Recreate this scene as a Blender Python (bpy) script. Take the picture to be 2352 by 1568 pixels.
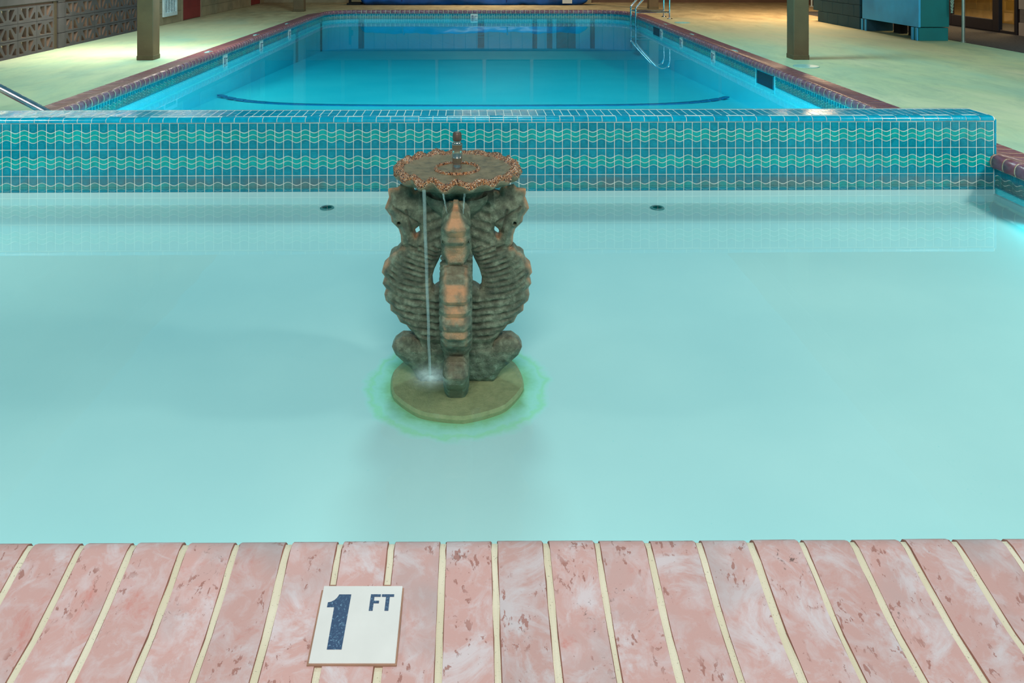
import bpy, bmesh, math, random
import numpy as np
from mathutils import Vector, Matrix, noise
from mathutils.geometry import delaunay_2d_cdt

random.seed(7)
PI = math.pi
scene = bpy.context.scene
for o in list(bpy.data.objects):
    bpy.data.objects.remove(o)

def lin(r, g, b):
    def f(c):
        c /= 255.0
        return c / 12.92 if c <= 0.04045 else ((c + 0.055) / 1.055) ** 2.4
    return (f(r), f(g), f(b), 1.0)

# ------------------------------------------------------------------ camera
CAM_H = 1.235
FPX, VX, VY = 1800.0, 1095.0, -102.0
cam = bpy.data.cameras.new('camera')
camo = bpy.data.objects.new('camera', cam)
scene.collection.objects.link(camo)
camo.location = (0, 0, CAM_H)
camo.rotation_euler = (PI / 2, 0, 0)
cam.sensor_width = 36.0
cam.lens = 36.0 * FPX / 2352.0
cam.shift_x = (1176 - VX) / 2352.0
cam.shift_y = (VY - 784) / 2352.0
cam.clip_start = 0.05
scene.camera = camo

# ------------------------------------------------------------------ world and lamps
world = bpy.data.worlds.new('dusk_sky')
scene.world = world
world.use_nodes = True
wn = world.node_tree
bg = wn.nodes['Background']
bg.inputs[0].default_value = (0.055, 0.34, 0.46, 1)
bg.inputs[1].default_value = 0.62

scene.view_settings.view_transform = 'Standard'
scene.view_settings.look = 'None'
scene.view_settings.gamma = 1.0
scene.view_settings.use_curve_mapping = False
scene.view_settings.exposure = 0.0

def area(name, loc, target, sx, sy, power, color):
    l = bpy.data.lights.new(name, 'AREA')
    l.shape = 'RECTANGLE'
    l.size, l.size_y = sx, sy
    l.energy = power
    l.color = color
    o = bpy.data.objects.new(name, l)
    scene.collection.objects.link(o)
    o.location = loc
    o.rotation_euler = (Vector(target) - Vector(loc)).to_track_quat('-Z', 'Y').to_euler()
    return o

WARM = (1.0, 0.92, 0.82)
area('deck_lamp', (-4.4, 2.2, 2.5), (-3.4, 5.0, 0), 0.5, 0.5, 125, WARM)
area('deck_lamp', (4.5, 2.2, 2.5), (3.5, 5.0, 0), 0.5, 0.5, 125, WARM)
area('entry_flood', (0.0, -1.2, 3.4), (0, 2.4, 0), 2.2, 0.8, 205, (1.0, 0.93, 0.86))
area('walkway_light', (6.4, 15.2, 2.5), (6.2, 15.5, 0), 0.8, 0.8, 170, (1.0, 0.72, 0.42))
area('walkway_light', (0.5, 19.2, 2.5), (0.5, 19.3, 0), 2.0, 0.4, 75, (1.0, 0.76, 0.46))
area('walkway_light', (-4.7, 12.5, 2.5), (-4.7, 12.6, 0), 0.6, 1.6, 26, (0.72, 0.95, 1.0))  # added cyan fill over the left deck, for light bounced off the pool
area('walkway_light', (7.3, 8.8, 2.5), (5.9, 8.9, 0), 0.5, 1.0, 45, (0.88, 1.0, 0.86))  # added greenish fill to brighten the middle of the right deck
area('pool_flood', (0.0, 8.9, 6.9), (0, 9.6, 0), 1.6, 1.6, 400, (0.66, 1.0, 0.98))
area('doorway_lamp', (9.1, 13.0, 2.2), (9.1, 13.2, 0), 0.5, 0.8, 45, (1.0, 0.70, 0.30))
area('screen_lamp', (-5.84, 10.0, 1.5), (-6.1, 10.0, 0.3), 0.1, 5.5, 120, (1.0, 0.92, 0.72))
# underwater lamps set in the pool walls
area('underwater_lamp', (0.0, 5.02, -0.32), (0, 12, -0.4), 5.6, 0.20, 220, (0.15, 1.0, 0.98))
area('underwater_lamp', (0.0, 1.72, -0.20), (0, 4.4, -0.26), 5.6, 0.08, 3, (0.05, 0.92, 1.0))
area('underwater_lamp', (-3.18, 3.1, -0.18), (0, 3.1, -0.60), 2.4, 0.06, 5, (0.05, 0.88, 1.0)).data.spread = math.radians(110)
area('underwater_lamp', (3.05, 3.1, -0.18), (0, 3.1, -0.60), 2.4, 0.06, 5, (0.05, 0.88, 1.0)).data.spread = math.radians(110)

# ------------------------------------------------------------------ materials
MATS = {}
def new_mat(name):
    m = bpy.data.materials.new(name)
    m.use_nodes = True
    MATS[name] = m
    nt = m.node_tree
    return m, nt, nt.nodes['Principled BSDF']

def N(nt, typ, **kw):
    n = nt.nodes.new(typ)
    for k, v in kw.items():
        if isinstance(k, str) and k.startswith('i_'):
            n.inputs[k[2:]].default_value = v
        else:
            setattr(n, k, v)
    return n

def coords(nt, kind='Object', scale=(1, 1, 1)):
    t = N(nt, 'ShaderNodeTexCoord')
    mp = N(nt, 'ShaderNodeMapping')
    mp.inputs['Scale'].default_value = scale
    nt.links.new(t.outputs[kind], mp.inputs[0])
    return mp.outputs[0]

def wpos(nt, scale=(1, 1, 1)):
    g = N(nt, 'ShaderNodeNewGeometry')
    mp = N(nt, 'ShaderNodeMapping')
    mp.inputs['Scale'].default_value = scale
    nt.links.new(g.outputs['Position'], mp.inputs[0])
    return mp.outputs[0]

def nz(nt, vec, scale, detail=4, rough=0.55, dist=0.0):
    n = N(nt, 'ShaderNodeTexNoise')
    n.inputs['Scale'].default_value = scale
    n.inputs['Detail'].default_value = detail
    n.inputs['Roughness'].default_value = rough
    n.inputs['Distortion'].default_value = dist
    nt.links.new(vec, n.inputs['Vector'])
    return n.outputs['Fac']

def ramp(nt, fac, stops):
    r = N(nt, 'ShaderNodeValToRGB')
    el = r.color_ramp.elements
    while len(el) > 1:
        el.remove(el[-1])
    el[0].position = stops[0][0]
    el[0].color = stops[0][1]
    for p, c in stops[1:]:
        e = el.new(p)
        e.color = c
    nt.links.new(fac, r.inputs[0])
    return r.outputs[0]

def mixc(nt, fac, a, b, mode='MIX'):
    m = N(nt, 'ShaderNodeMix', data_type='RGBA', blend_type=mode)
    for sock, v in ((m.inputs[0], fac), (m.inputs[6], a), (m.inputs[7], b)):
        if hasattr(v, 'is_linked') or isinstance(v, bpy.types.NodeSocket):
            nt.links.new(v, sock)
        else:
            sock.default_value = v
    return m.outputs[2]

def math_(nt, op, a, b=None, clamp=False):
    m = N(nt, 'ShaderNodeMath', operation=op, use_clamp=clamp)
    for i, v in enumerate((a, b)):
        if v is None:
            continue
        if isinstance(v, bpy.types.NodeSocket):
            nt.links.new(v, m.inputs[i])
        else:
            m.inputs[i].default_value = v
    return m.outputs[0]

def bump(nt, bsdf, h, strength=0.3, dist=0.01):
    b = N(nt, 'ShaderNodeBump')
    b.inputs['Strength'].default_value = strength
    b.inputs['Distance'].default_value = dist
    nt.links.new(h, b.inputs['Height'])
    nt.links.new(b.outputs[0], bsdf.inputs['Normal'])

W1 = (1, 1, 1, 1); K0 = (0, 0, 0, 1)

def simple(name, col, rough=0.6, metal=0.0, var=0.12, vscale=14, bmp=0.15, coat=0.0, spec=0.5):
    m, nt, b = new_mat(name)
    v = wpos(nt)
    f = nz(nt, v, vscale, 5)
    dark = tuple(c * (1 - var * 1.6) for c in col[:3]) + (1,)
    lite = tuple(min(1, c * (1 + var)) for c in col[:3]) + (1,)
    nt.links.new(ramp(nt, f, [(0.3, dark), (0.7, lite)]), b.inputs['Base Color'])
    b.inputs['Roughness'].default_value = rough
    b.inputs['Metallic'].default_value = metal
    b.inputs['Coat Weight'].default_value = coat
    b.inputs['Specular IOR Level'].default_value = spec
    if bmp:
        bump(nt, b, nz(nt, v, vscale * 9, 3), bmp, 0.003)
    return m

# worn pink coping brick
def brick_mat(name, front):
    m, nt, b = new_mat(name)
    oi = N(nt, 'ShaderNodeObjectInfo')
    v = wpos(nt)
    add = N(nt, 'ShaderNodeVectorMath', operation='ADD')
    sc = N(nt, 'ShaderNodeVectorMath', operation='SCALE')
    comb = N(nt, 'ShaderNodeCombineXYZ')
    nt.links.new(oi.outputs['Random'], comb.inputs[0])
    nt.links.new(oi.outputs['Random'], comb.inputs[2])
    nt.links.new(comb.outputs[0], sc.inputs[0]); sc.inputs['Scale'].default_value = 37.0
    nt.links.new(v, add.inputs[0]); nt.links.new(sc.outputs[0], add.inputs[1])
    vv = add.outputs[0]
    big = nz(nt, vv, 7, 7, 0.7, 0.9)
    mid = nz(nt, vv, 24, 6, 0.65, 0.6)
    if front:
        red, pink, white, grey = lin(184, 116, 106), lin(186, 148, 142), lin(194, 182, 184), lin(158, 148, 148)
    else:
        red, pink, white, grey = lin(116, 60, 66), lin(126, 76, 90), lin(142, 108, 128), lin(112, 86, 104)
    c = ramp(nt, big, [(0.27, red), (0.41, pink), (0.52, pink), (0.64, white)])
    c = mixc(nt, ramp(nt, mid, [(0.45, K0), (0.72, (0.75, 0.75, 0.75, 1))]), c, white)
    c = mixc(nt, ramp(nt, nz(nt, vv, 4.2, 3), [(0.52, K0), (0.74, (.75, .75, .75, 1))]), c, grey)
    rnd = ramp(nt, oi.outputs['Random'], [(0, (0.88, 0.86, 0.86, 1)), (1, (1.06, 1.0, 1.0, 1))])
    c = mixc(nt, 1.0, c, rnd, 'MULTIPLY')
    # chipped pits that keep their darker core
    v2 = N(nt, 'ShaderNodeVectorMath', operation='MULTIPLY'); nt.links.new(vv, v2.inputs[0])
    v2.inputs[1].default_value = (1.5, 0.8, 1)
    n1 = nz(nt, v2.outputs[0], 44, 5, 0.62, 0.3)
    n2 = nz(nt, vv, 8.5, 2)
    pit = math_(nt, 'MULTIPLY', ramp(nt, n1, [(0.60, K0), (0.62, W1)]), ramp(nt, n2, [(0.48, K0), (0.54, W1)]))
    speck = ramp(nt, nz(nt, vv, 150, 3, 0.6), [(0.70, K0), (0.74, W1)])
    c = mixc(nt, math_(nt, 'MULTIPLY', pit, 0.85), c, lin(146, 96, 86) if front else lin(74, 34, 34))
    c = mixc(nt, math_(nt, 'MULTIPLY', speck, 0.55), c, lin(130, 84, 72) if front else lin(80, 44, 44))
    g1 = ramp(nt, nz(nt, vv, 60, 5, 0.7, 1.4), [(0.60, K0), (0.66, W1)])
    g2 = ramp(nt, nz(nt, vv, 5.0, 1), [(0.64, K0), (0.70, W1)])
    c = mixc(nt, math_(nt, 'MULTIPLY', math_(nt, 'MULTIPLY', g1, g2), .8), c, lin(72, 54, 48))
    nt.links.new(c, b.inputs['Base Color'])
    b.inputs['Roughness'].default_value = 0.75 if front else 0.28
    h = math_(nt, 'SUBTRACT', nz(nt, vv, 90, 5, 0.7), math_(nt, 'MULTIPLY', pit, 1.6))
    bump(nt, b, h, 0.35, 0.002)
    return m
BRICK_F = brick_mat('pink_brick', True)
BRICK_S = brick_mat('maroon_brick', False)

# cream grout
m, nt, b = new_mat('grout_cream')
v = wpos(nt)
c = ramp(nt, nz(nt, v, 6, 3), [(0.35, lin(196, 184, 158)), (0.65, lin(208, 198, 176))])
c = mixc(nt, ramp(nt, nz(nt, v, 260, 2), [(0.66, K0), (0.72, (.7, .7, .7, 1))]), c, lin(120, 112, 96))
nt.links.new(c, b.inputs['Base Color']); b.inputs['Roughness'].default_value = 0.9
bump(nt, b, nz(nt, v, 300, 3), 0.4, 0.002)
GROUT = m
GROUT_T = simple('grout_tile', lin(206, 216, 208), 0.7, var=0.08)

# wave tile glazes with mineral staining in the splash zone
def tile_mat(name, col, stain=True):
    m, nt, b = new_mat(name)
    oi = N(nt, 'ShaderNodeObjectInfo')
    v = wpos(nt)
    f = nz(nt, v, 30, 3)
    c = ramp(nt, f, [(0.3, tuple(x * 0.82 for x in col[:3]) + (1,)), (0.7, tuple(min(1, x * 1.15) for x in col[:3]) + (1,))])
    c = mixc(nt, 1.0, c, ramp(nt, oi.outputs['Random'], [(0, (0.86, 0.88, 0.9, 1)), (1, (1.1, 1.08, 1.06, 1))]), 'MULTIPLY')
    if stain:
        sep = N(nt, 'ShaderNodeSeparateXYZ'); nt.links.new(v, sep.inputs[0])
        band = ramp(nt, math_(nt, 'ADD', math_(nt, 'MULTIPLY', sep.outputs[2], 10.0), 1.5),
                    [(0.0, K0), (0.12, W1), (0.62, (.8, .8, .8, 1)), (0.85, K0)])
        st = math_(nt, 'MULTIPLY', band, ramp(nt, nz(nt, v, 3.0, 4, 0.6), [(0.40, (.25, .25, .25, 1)), (0.60, W1)]))
        c = mixc(nt, math_(nt, 'MULTIPLY', st, 0.85), c, lin(88, 104, 106))
    nt.links.new(c, b.inputs['Base Color'])
    b.inputs['Roughness'].default_value = 0.16
    bump(nt, b, nz(nt, v, 120, 2), 0.12, 0.002)
    return m
T_DARK = tile_mat('glaze_teal', lin(0, 124, 144))
T_GREEN = tile_mat('glaze_sea_green', lin(4, 148, 146))
T_MOTIF = tile_mat('glaze_relief', lin(30, 156, 170))
T_CAP = tile_mat('glaze_turquoise', lin(0, 150, 182), False)

# plaster of the shallow pool, with the green ring around the fountain
FX, FY = -0.0686, 2.743
WATER_Z = -0.132
m, nt, b = new_mat('pool_plaster')
v = wpos(nt)
base = ramp(nt, nz(nt, v, 0.9, 4, 0.5), [(0.35, lin(184, 203, 202)), (0.65, lin(196, 211, 208))])
sp = ramp(nt, nz(nt, v, 110, 3, 0.6), [(0.68, K0), (0.74, W1)])
spm = ramp(nt, nz(nt, v, 2.2, 3), [(0.5, K0), (0.62, W1)])
base = mixc(nt, math_(nt, 'MULTIPLY', math_(nt, 'MULTIPLY', sp, spm), 0.6), base, lin(110, 190, 190))
ctr = N(nt, 'ShaderNodeVectorMath', operation='DISTANCE')
nt.links.new(v, ctr.inputs[0]); ctr.inputs[1].default_value = (FX, FY, -0.28)
rad = math_(nt, 'ADD', ctr.outputs['Value'], math_(nt, 'MULTIPLY', math_(nt, 'SUBTRACT', nz(nt, v, 14, 5, .65), 0.5), 0.09))
ring = ramp(nt, rad, [(0.235, lin(138, 180, 136)), (0.262, lin(156, 202, 176)), (0.285, lin(168, 210, 196)), (0.300, lin(162, 210, 172)), (0.325, lin(176, 216, 208))])
ringm = ramp(nt, rad, [(0.30, W1), (0.335, K0)])
base = mixc(nt, ringm, base, ring)
nt.links.new(base, b.inputs['Base Color']); b.inputs['Roughness'].default_value = 0.8
PLASTER = m

m, nt, b = new_mat('deep_pool_plaster')
v = wpos(nt)
nt.links.new(ramp(nt, nz(nt, v, 0.7, 3), [(0.35, lin(100, 226, 238)), (0.65, lin(130, 236, 244))]), b.inputs['Base Color'])
b.inputs['Roughness'].default_value = 0.8
PLASTER_D = m

# painted deck
m, nt, b = new_mat('painted_deck')
v = wpos(nt, (1, 0.45, 1))
f1 = nz(nt, v, 0.8, 6, 0.6, 0.4)
f2 = nz(nt, v, 3.2, 6, 0.7, 0.6)
c = ramp(nt, f1, [(0.32, lin(150, 192, 170)), (0.50, lin(184, 206, 168)), (0.68, lin(206, 216, 182))])
c = mixc(nt, ramp(nt, f2, [(0.46, K0), (0.72, (.6, .6, .6, 1))]), c, lin(136, 172, 152))
sep = N(nt, 'ShaderNodeSeparateXYZ'); nt.links.new(wpos(nt), sep.inputs[0])
far = ramp(nt, math_(nt, 'MULTIPLY', math_(nt, 'ADD', sep.outputs[1], math_(nt, 'MULTIPLY', f1, 5.0)), 0.04), [(0.50, K0), (0.72, W1)])
c = mixc(nt, far, c, ramp(nt, f2, [(0.3, lin(158, 138, 104)), (0.7, lin(204, 184, 142))]))  # beige far end: warm lamplight painted into the deck colour
fine = ramp(nt, nz(nt, wpos(nt, (1, 0.25, 1)), 9, 6, 0.75), [(0.50, K0), (0.78, (.6, .6, .6, 1))])
c = mixc(nt, math_(nt, 'MULTIPLY', fine, 0.5), c, lin(112, 140, 124))
nt.links.new(c, b.inputs['Base Color']); b.inputs['Roughness'].default_value = 0.7
bump(nt, b, nz(nt, wpos(nt), 60, 4), 0.12, 0.004)
DECK = m

COLM = simple('column_paint', lin(98, 80, 54), 0.6, vscale=5, bmp=0.3)
SCREEN = simple('screen_block_face', lin(66, 64, 68), 0.85, vscale=6, bmp=0.5)
SCREEN_IN = simple('screen_block_reveal', lin(112, 92, 82), 0.85, bmp=0.3)
BEIGE = simple('beige_block', lin(146, 134, 108), 0.8, vscale=5, bmp=0.3)
BROWN = simple('brown_wall', lin(104, 78, 62), 0.8, vscale=4)
CREAMW = simple('cream_wall', lin(224, 214, 180), 0.8)
RED = simple('red_door_paint', lin(132, 40, 44), 0.5, vscale=3)
WHITE = simple('white_metal', lin(206, 226, 232), 0.4, bmp=0)
CHROME = simple('chrome', (0.62, 0.66, 0.70, 1), 0.13, 1.0, var=0.04, bmp=0)
STEEL = simple('worn_steel', (0.50, 0.46, 0.50, 1), 0.25, 1.0, var=0.15, bmp=0.1)
GALV = simple('galvanized_steel', lin(160, 180, 176), 0.4, 0.7, bmp=0.1)
BRASS = simple('nozzle_metal', lin(176, 170, 160), 0.2, 0.9, bmp=0.05)
DARKM = simple('dark_cap', lin(92, 74, 66), 0.5, 0.5)
BLUE = simple('cover_blue', lin(0, 84, 170), 0.45, var=0.25, vscale=3, bmp=0.2)
PANEL = simple('panel_blue', lin(60, 186, 250), 0.5, var=0.15, vscale=2.0)
TEAL = simple('teal_paint', lin(0, 118, 126), 0.6, var=0.08, vscale=3)
TEAL_D = simple('dark_teal_paint', lin(22, 74, 92), 0.7, var=0.1, vscale=3)
DARK = simple('dark_bronze', lin(24, 22, 34), 0.45, bmp=0)
BLACK = simple('near_black', lin(18, 16, 18), 0.8)  # plain near-black base colour
YELLOW = simple('yellow_block', lin(196, 158, 74), 0.8, vscale=4)
LILAC = simple('lilac_block', lin(160, 150, 144), 0.8, vscale=4)
MAT = simple('charcoal_mat', lin(74, 74, 78), 0.95, var=0.3, vscale=40, bmp=0.5)
ROPE = simple('rope_fibre', lin(140, 170, 160), 0.8)
SOFFIT = simple('soffit_brown', lin(84, 66, 52), 0.8, vscale=3)
SIGNW = simple('marker_white', lin(204, 200, 196), 0.35, var=0.03, bmp=0.03)
m, nt, b = new_mat('marker_ink')
c = ramp(nt, nz(nt, wpos(nt), 260, 3, .6, .5), [(0.50, lin(44, 60, 92)), (0.60, lin(60, 84, 112)), (0.68, lin(110, 140, 165))])
nt.links.new(c, b.inputs['Base Color']); b.inputs['Roughness'].default_value = 0.4
INK = m
LID = simple('lid_plastic', lin(150, 200, 196), 0.4, bmp=0)
GLASSD = simple('dusk_window', lin(22, 52, 60), 0.6, var=0.05, bmp=0)
FIBRE = simple('marker_far', lin(150, 205, 205), 0.35, bmp=0)

# wet mossy concrete of the fountain
def stone(name, a, bcol, edge_tan, gloss, deep=0.45):
    m, nt, b = new_mat(name)
    v = wpos(nt)
    f = nz(nt, v, 34, 6, 0.7)
    c = ramp(nt, f, [(0.32, tuple(x * deep for x in a[:3]) + (1,)), (0.5, a), (0.68, bcol)])
    att = N(nt, 'ShaderNodeAttribute', attribute_name='edge_tan')  # tan tint along outer edges and in bands by height
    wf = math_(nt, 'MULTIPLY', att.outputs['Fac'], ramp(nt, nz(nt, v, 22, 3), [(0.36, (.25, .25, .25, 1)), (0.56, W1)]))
    c = mixc(nt, wf, c, edge_tan)
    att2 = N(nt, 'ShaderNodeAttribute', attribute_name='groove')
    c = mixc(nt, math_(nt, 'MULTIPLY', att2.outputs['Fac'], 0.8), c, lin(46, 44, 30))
    nt.links.new(c, b.inputs['Base Color'])
    b.inputs['Roughness'].default_value = gloss
    bump(nt, b, math_(nt, 'ADD', nz(nt, v, 230, 4, 0.8), math_(nt, 'MULTIPLY', nz(nt, v, 55, 4, 0.7), 1.5)), 0.8, 0.005)
    return m
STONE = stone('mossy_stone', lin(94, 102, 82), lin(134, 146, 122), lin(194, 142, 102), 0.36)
STONE_B = stone('bowl_stone', lin(124, 106, 74), lin(142, 124, 92), lin(140, 96, 64), 0.45)
m, nt, b = new_mat('gravel_crust')
v = wpos(nt)
vo = N(nt, 'ShaderNodeTexVoronoi'); vo.inputs['Scale'].default_value = 300
nt.links.new(v, vo.inputs['Vector'])
sepc = N(nt, 'ShaderNodeSeparateColor'); nt.links.new(vo.outputs['Color'], sepc.inputs[0])
c = ramp(nt, sepc.outputs[0], [(0.0, lin(34, 30, 30)), (0.24, lin(96, 58, 38)), (0.5, lin(196, 126, 72)), (0.78, lin(150, 112, 84)), (1.0, lin(220, 190, 156))])
nt.links.new(c, b.inputs['Base Color']); b.inputs['Roughness'].default_value = 0.25
bump(nt, b, vo.outputs['Distance'], 0.9, 0.006)
CRUST = m
STONE_U = stone('submerged_stone', lin(158, 150, 104), lin(170, 156, 112), lin(170, 140, 96), 0.8, 0.85)

# water
def water_mat(name, dens, col, rough, bs, tint):
    m = bpy.data.materials.new(name); m.use_nodes = True
    nt = m.node_tree
    nt.nodes.clear()
    out = N(nt, 'ShaderNodeOutputMaterial')
    tr = N(nt, 'ShaderNodeBsdfTransparent')
    gl = N(nt, 'ShaderNodeBsdfGlossy'); gl.inputs['Roughness'].default_value = rough; gl.inputs['Color'].default_value = tint
    lw = N(nt, 'ShaderNodeLayerWeight'); lw.inputs['Blend'].default_value = 0.5
    p = math_(nt, 'POWER', lw.outputs['Facing'], 5.0)
    f = math_(nt, 'ADD', math_(nt, 'MULTIPLY', p, 0.96), 0.02, True)
    mx = N(nt, 'ShaderNodeMixShader')
    nt.links.new(f, mx.inputs[0]); nt.links.new(tr.outputs[0], mx.inputs[1]); nt.links.new(gl.outputs[0], mx.inputs[2])
    nt.links.new(mx.outputs[0], out.inputs['Surface'])
    v = wpos(nt)
    bb = N(nt, 'ShaderNodeBump'); bb.inputs['Strength'].default_value = bs; bb.inputs['Distance'].default_value = 0.01
    nt.links.new(nz(nt, v, 3.0, 3, 0.5), bb.inputs['Height'])
    nt.links.new(bb.outputs[0], gl.inputs['Normal'])
    va = N(nt, 'ShaderNodeVolumeAbsorption')
    va.inputs['Color'].default_value = col
    va.inputs['Density'].default_value = dens
    nt.links.new(va.outputs[0], out.inputs['Volume'])
    return m
WATER_W = water_mat('shallow_water', 0.75, (0.0, 0.95, 0.97, 1), 0.01, 0.006, (.8, .95, 1, 1))
WATER_M = water_mat('deep_water', 0.75, (0.0, 0.88, 0.95, 1), 0.01, 0.002, (.5, .85, 1, 1))

m = bpy.data.materials.new('falling_water'); m.use_nodes = True
nt = m.node_tree; nt.nodes.clear()
out = N(nt, 'ShaderNodeOutputMaterial'); tr = N(nt, 'ShaderNodeBsdfTransparent')
df = N(nt, 'ShaderNodeBsdfPrincipled'); df.inputs['Base Color'].default_value = lin(190, 226, 224); df.inputs['Roughness'].default_value = 0.3
mx = N(nt, 'ShaderNodeMixShader')
f = ramp(nt, nz(nt, wpos(nt, (1, 1, .15)), 60, 3), [(0.3, (.05, .05, .05, 1)), (0.7, (.22, .22, .22, 1))])
nt.links.new(f, mx.inputs[0]); nt.links.new(tr.outputs[0], mx.inputs[1]); nt.links.new(df.outputs[0], mx.inputs[2])
nt.links.new(mx.outputs[0], out.inputs['Surface'])
STREAM = m

m = bpy.data.materials.new('splash_foam'); m.use_nodes = True
nt = m.node_tree; nt.nodes.clear()
out = N(nt, 'ShaderNodeOutputMaterial'); tr = N(nt, 'ShaderNodeBsdfTransparent')
df = N(nt, 'ShaderNodeBsdfDiffuse'); df.inputs[0].default_value = lin(200, 234, 232)
mx = N(nt, 'ShaderNodeMixShader')
att = N(nt, 'ShaderNodeAttribute', attribute_name='foam')
f = math_(nt, 'MULTIPLY', att.outputs['Fac'], ramp(nt, nz(nt, coords(nt), 30, 5, .7), [(0.25, (.35, .35, .35, 1)), (0.7, W1)]))
nt.links.new(f, mx.inputs[0]); nt.links.new(tr.outputs[0], mx.inputs[1]); nt.links.new(df.outputs[0], mx.inputs[2])
nt.links.new(mx.outputs[0], out.inputs['Surface'])
FOAM = m

m = bpy.data.materials.new('window_glass'); m.use_nodes = True
nt = m.node_tree; nt.nodes.clear()
out = N(nt, 'ShaderNodeOutputMaterial'); tr = N(nt, 'ShaderNodeBsdfTransparent'); gl = N(nt, 'ShaderNodeBsdfGlossy')
gl.inputs['Roughness'].default_value = 0.02
mx = N(nt, 'ShaderNodeMixShader'); mx.inputs[0].default_value = 0.07
nt.links.new(tr.outputs[0], mx.inputs[1]); nt.links.new(gl.outputs[0], mx.inputs[2]); nt.links.new(mx.outputs[0], out.inputs['Surface'])
GLASS = m

# ------------------------------------------------------------------ builders
COL = scene.collection
def mesh(name, verts, faces, mats, midx=None, smooth=False, attrs=None):
    me = bpy.data.meshes.new(name)
    me.from_pydata([tuple(v) for v in verts], [], faces)
    for mm in (mats if isinstance(mats, (list, tuple)) else [mats]):
        me.materials.append(mm)
    if midx:
        me.polygons.foreach_set('material_index', midx)
    if smooth is True:
        me.polygons.foreach_set('use_smooth', [True] * len(me.polygons))
    elif smooth:
        me.polygons.foreach_set('use_smooth', smooth)
    for k, vals in (attrs or {}).items():
        a = me.attributes.new(k, 'FLOAT', 'POINT')
        a.data.foreach_set('value', vals)
    me.update()
    return me

def obj(name, me, parent=None, loc=(0, 0, 0), rot=(0, 0, 0), **props):
    o = bpy.data.objects.new(name, me)
    COL.objects.link(o)
    o.location = loc
    o.rotation_euler = rot
    if parent is not None:
        o.parent = parent
    for k, v in props.items():
        o[k] = v
    return o

def empty(name, loc=(0, 0, 0), rz=0, **props):
    return obj(name, None, None, loc, (0, 0, rz), **props)

def thing(name, label, cat, loc=(0, 0, 0), rz=0, group=None, me=None):
    o = obj(name, me, None, loc, (0, 0, rz), label=label, category=cat)
    if group:
        o['group'] = group
    return o

class MB:
    def __init__(s):
        s.v, s.f, s.m = [], [], []
    def add(s, verts, faces, mi=0):
        b0 = len(s.v)
        s.v += [tuple(x) for x in verts]
        s.f += [tuple(i + b0 for i in f) for f in faces]
        s.m += [mi] * len(faces)
        return s
    def box(s, x0, x1, y0, y1, z0, z1, mi=0, ch=0.0):
        if ch <= 0:
            v = [(x, y, z) for z in (z0, z1) for y in (y0, y1) for x in (x0, x1)]
            f = [(0, 2, 3, 1), (4, 5, 7, 6), (0, 1, 5, 4), (2, 6, 7, 3), (0, 4, 6, 2), (1, 3, 7, 5)]
            return s.add(v, f, mi)
        bm = bmesh.new()
        bmesh.ops.create_cube(bm, size=1)
        for w in bm.verts:
            w.co = Vector(((x0 + x1) / 2 + w.co.x * (x1 - x0), (y0 + y1) / 2 + w.co.y * (y1 - y0), (z0 + z1) / 2 + w.co.z * (z1 - z0)))
        bmesh.ops.bevel(bm, geom=bm.edges[:], offset=ch, segments=1, affect='EDGES', profile=0.5)
        bm.verts.index_update()
        s.add([w.co[:] for w in bm.verts], [[w.index for w in f.verts] for f in bm.faces], mi)
        bm.free()
        return s
    def tube(s, pts, r, n=12, mi=0, caps=True):
        pts = [Vector(p) for p in pts]
        rings, up = [], Vector((0.13, 0.31, 1)).normalized()
        for i, p in enumerate(pts):
            t = (pts[min(i + 1, len(pts) - 1)] - pts[max(i - 1, 0)]).normalized()
            a = t.cross(up)
            if a.length < 0.05:
                a = t.cross(Vector((0, 1, 0)))
            a.normalize(); bb = t.cross(a)
            rr = r[i] if isinstance(r, (list, tuple)) else r
            rings.append([p + (a * math.cos(2 * PI * k / n) + bb * math.sin(2 * PI * k / n)) * rr for k in range(n)])
        v = [q for rg in rings for q in rg]
        f = [(i * n + k, i * n + (k + 1) % n, (i + 1) * n + (k + 1) % n, (i + 1) * n + k) for i in range(len(pts) - 1) for k in range(n)]
        if caps:
            f += [tuple(range(n))[::-1], tuple((len(pts) - 1) * n + k for k in range(n))]
        return s.add(v, f, mi)
    def lathe(s, prof, n=32, mi=0, c=(0, 0, 0), caps=True):
        v = [(c[0] + r * math.cos(2 * PI * k / n), c[1] + r * math.sin(2 * PI * k / n), c[2] + z) for r, z in prof for k in range(n)]
        f = [(i * n + k, i * n + (k + 1) % n, (i + 1) * n + (k + 1) % n, (i + 1) * n + k) for i in range(len(prof) - 1) for k in range(n)]
        if caps:
            f += [tuple(range(n))[::-1], tuple((len(prof) - 1) * n + k for k in range(n))]
        return s.add(v, f, mi)
    def mesh(s, name, mats, smooth=False):
        me = mesh(name, s.v, s.f, mats, s.m, smooth)
        bm = bmesh.new(); bm.from_mesh(me)
        bmesh.ops.recalc_face_normals(bm, faces=bm.faces[:])
        bm.to_mesh(me); bm.free()
        if smooth:
            me.set_sharp_from_angle(angle=math.radians(50))
        return me

def boxm(name, x0, x1, y0, y1, z0, z1, mat, ch=0.0):
    return MB().box(x0, x1, y0, y1, z0, z1, 0, ch).mesh(name, mat)

def bezier(pts, n=10):
    # Catmull-Rom through points
    P = [Vector(p) for p in pts]
    out = []
    for i in range(len(P) - 1):
        a, b_, c, d = P[max(i - 1, 0)], P[i], P[i + 1], P[min(i + 2, len(P) - 1)]
        for k in range(n):
            t = k / n
            out.append(0.5 * ((2 * b_) + (c - a) * t + (2 * a - 5 * b_ + 4 * c - d) * t * t + (3 * b_ - a - 3 * c + d) * t ** 3))
    out.append(P[-1])
    return out

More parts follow.
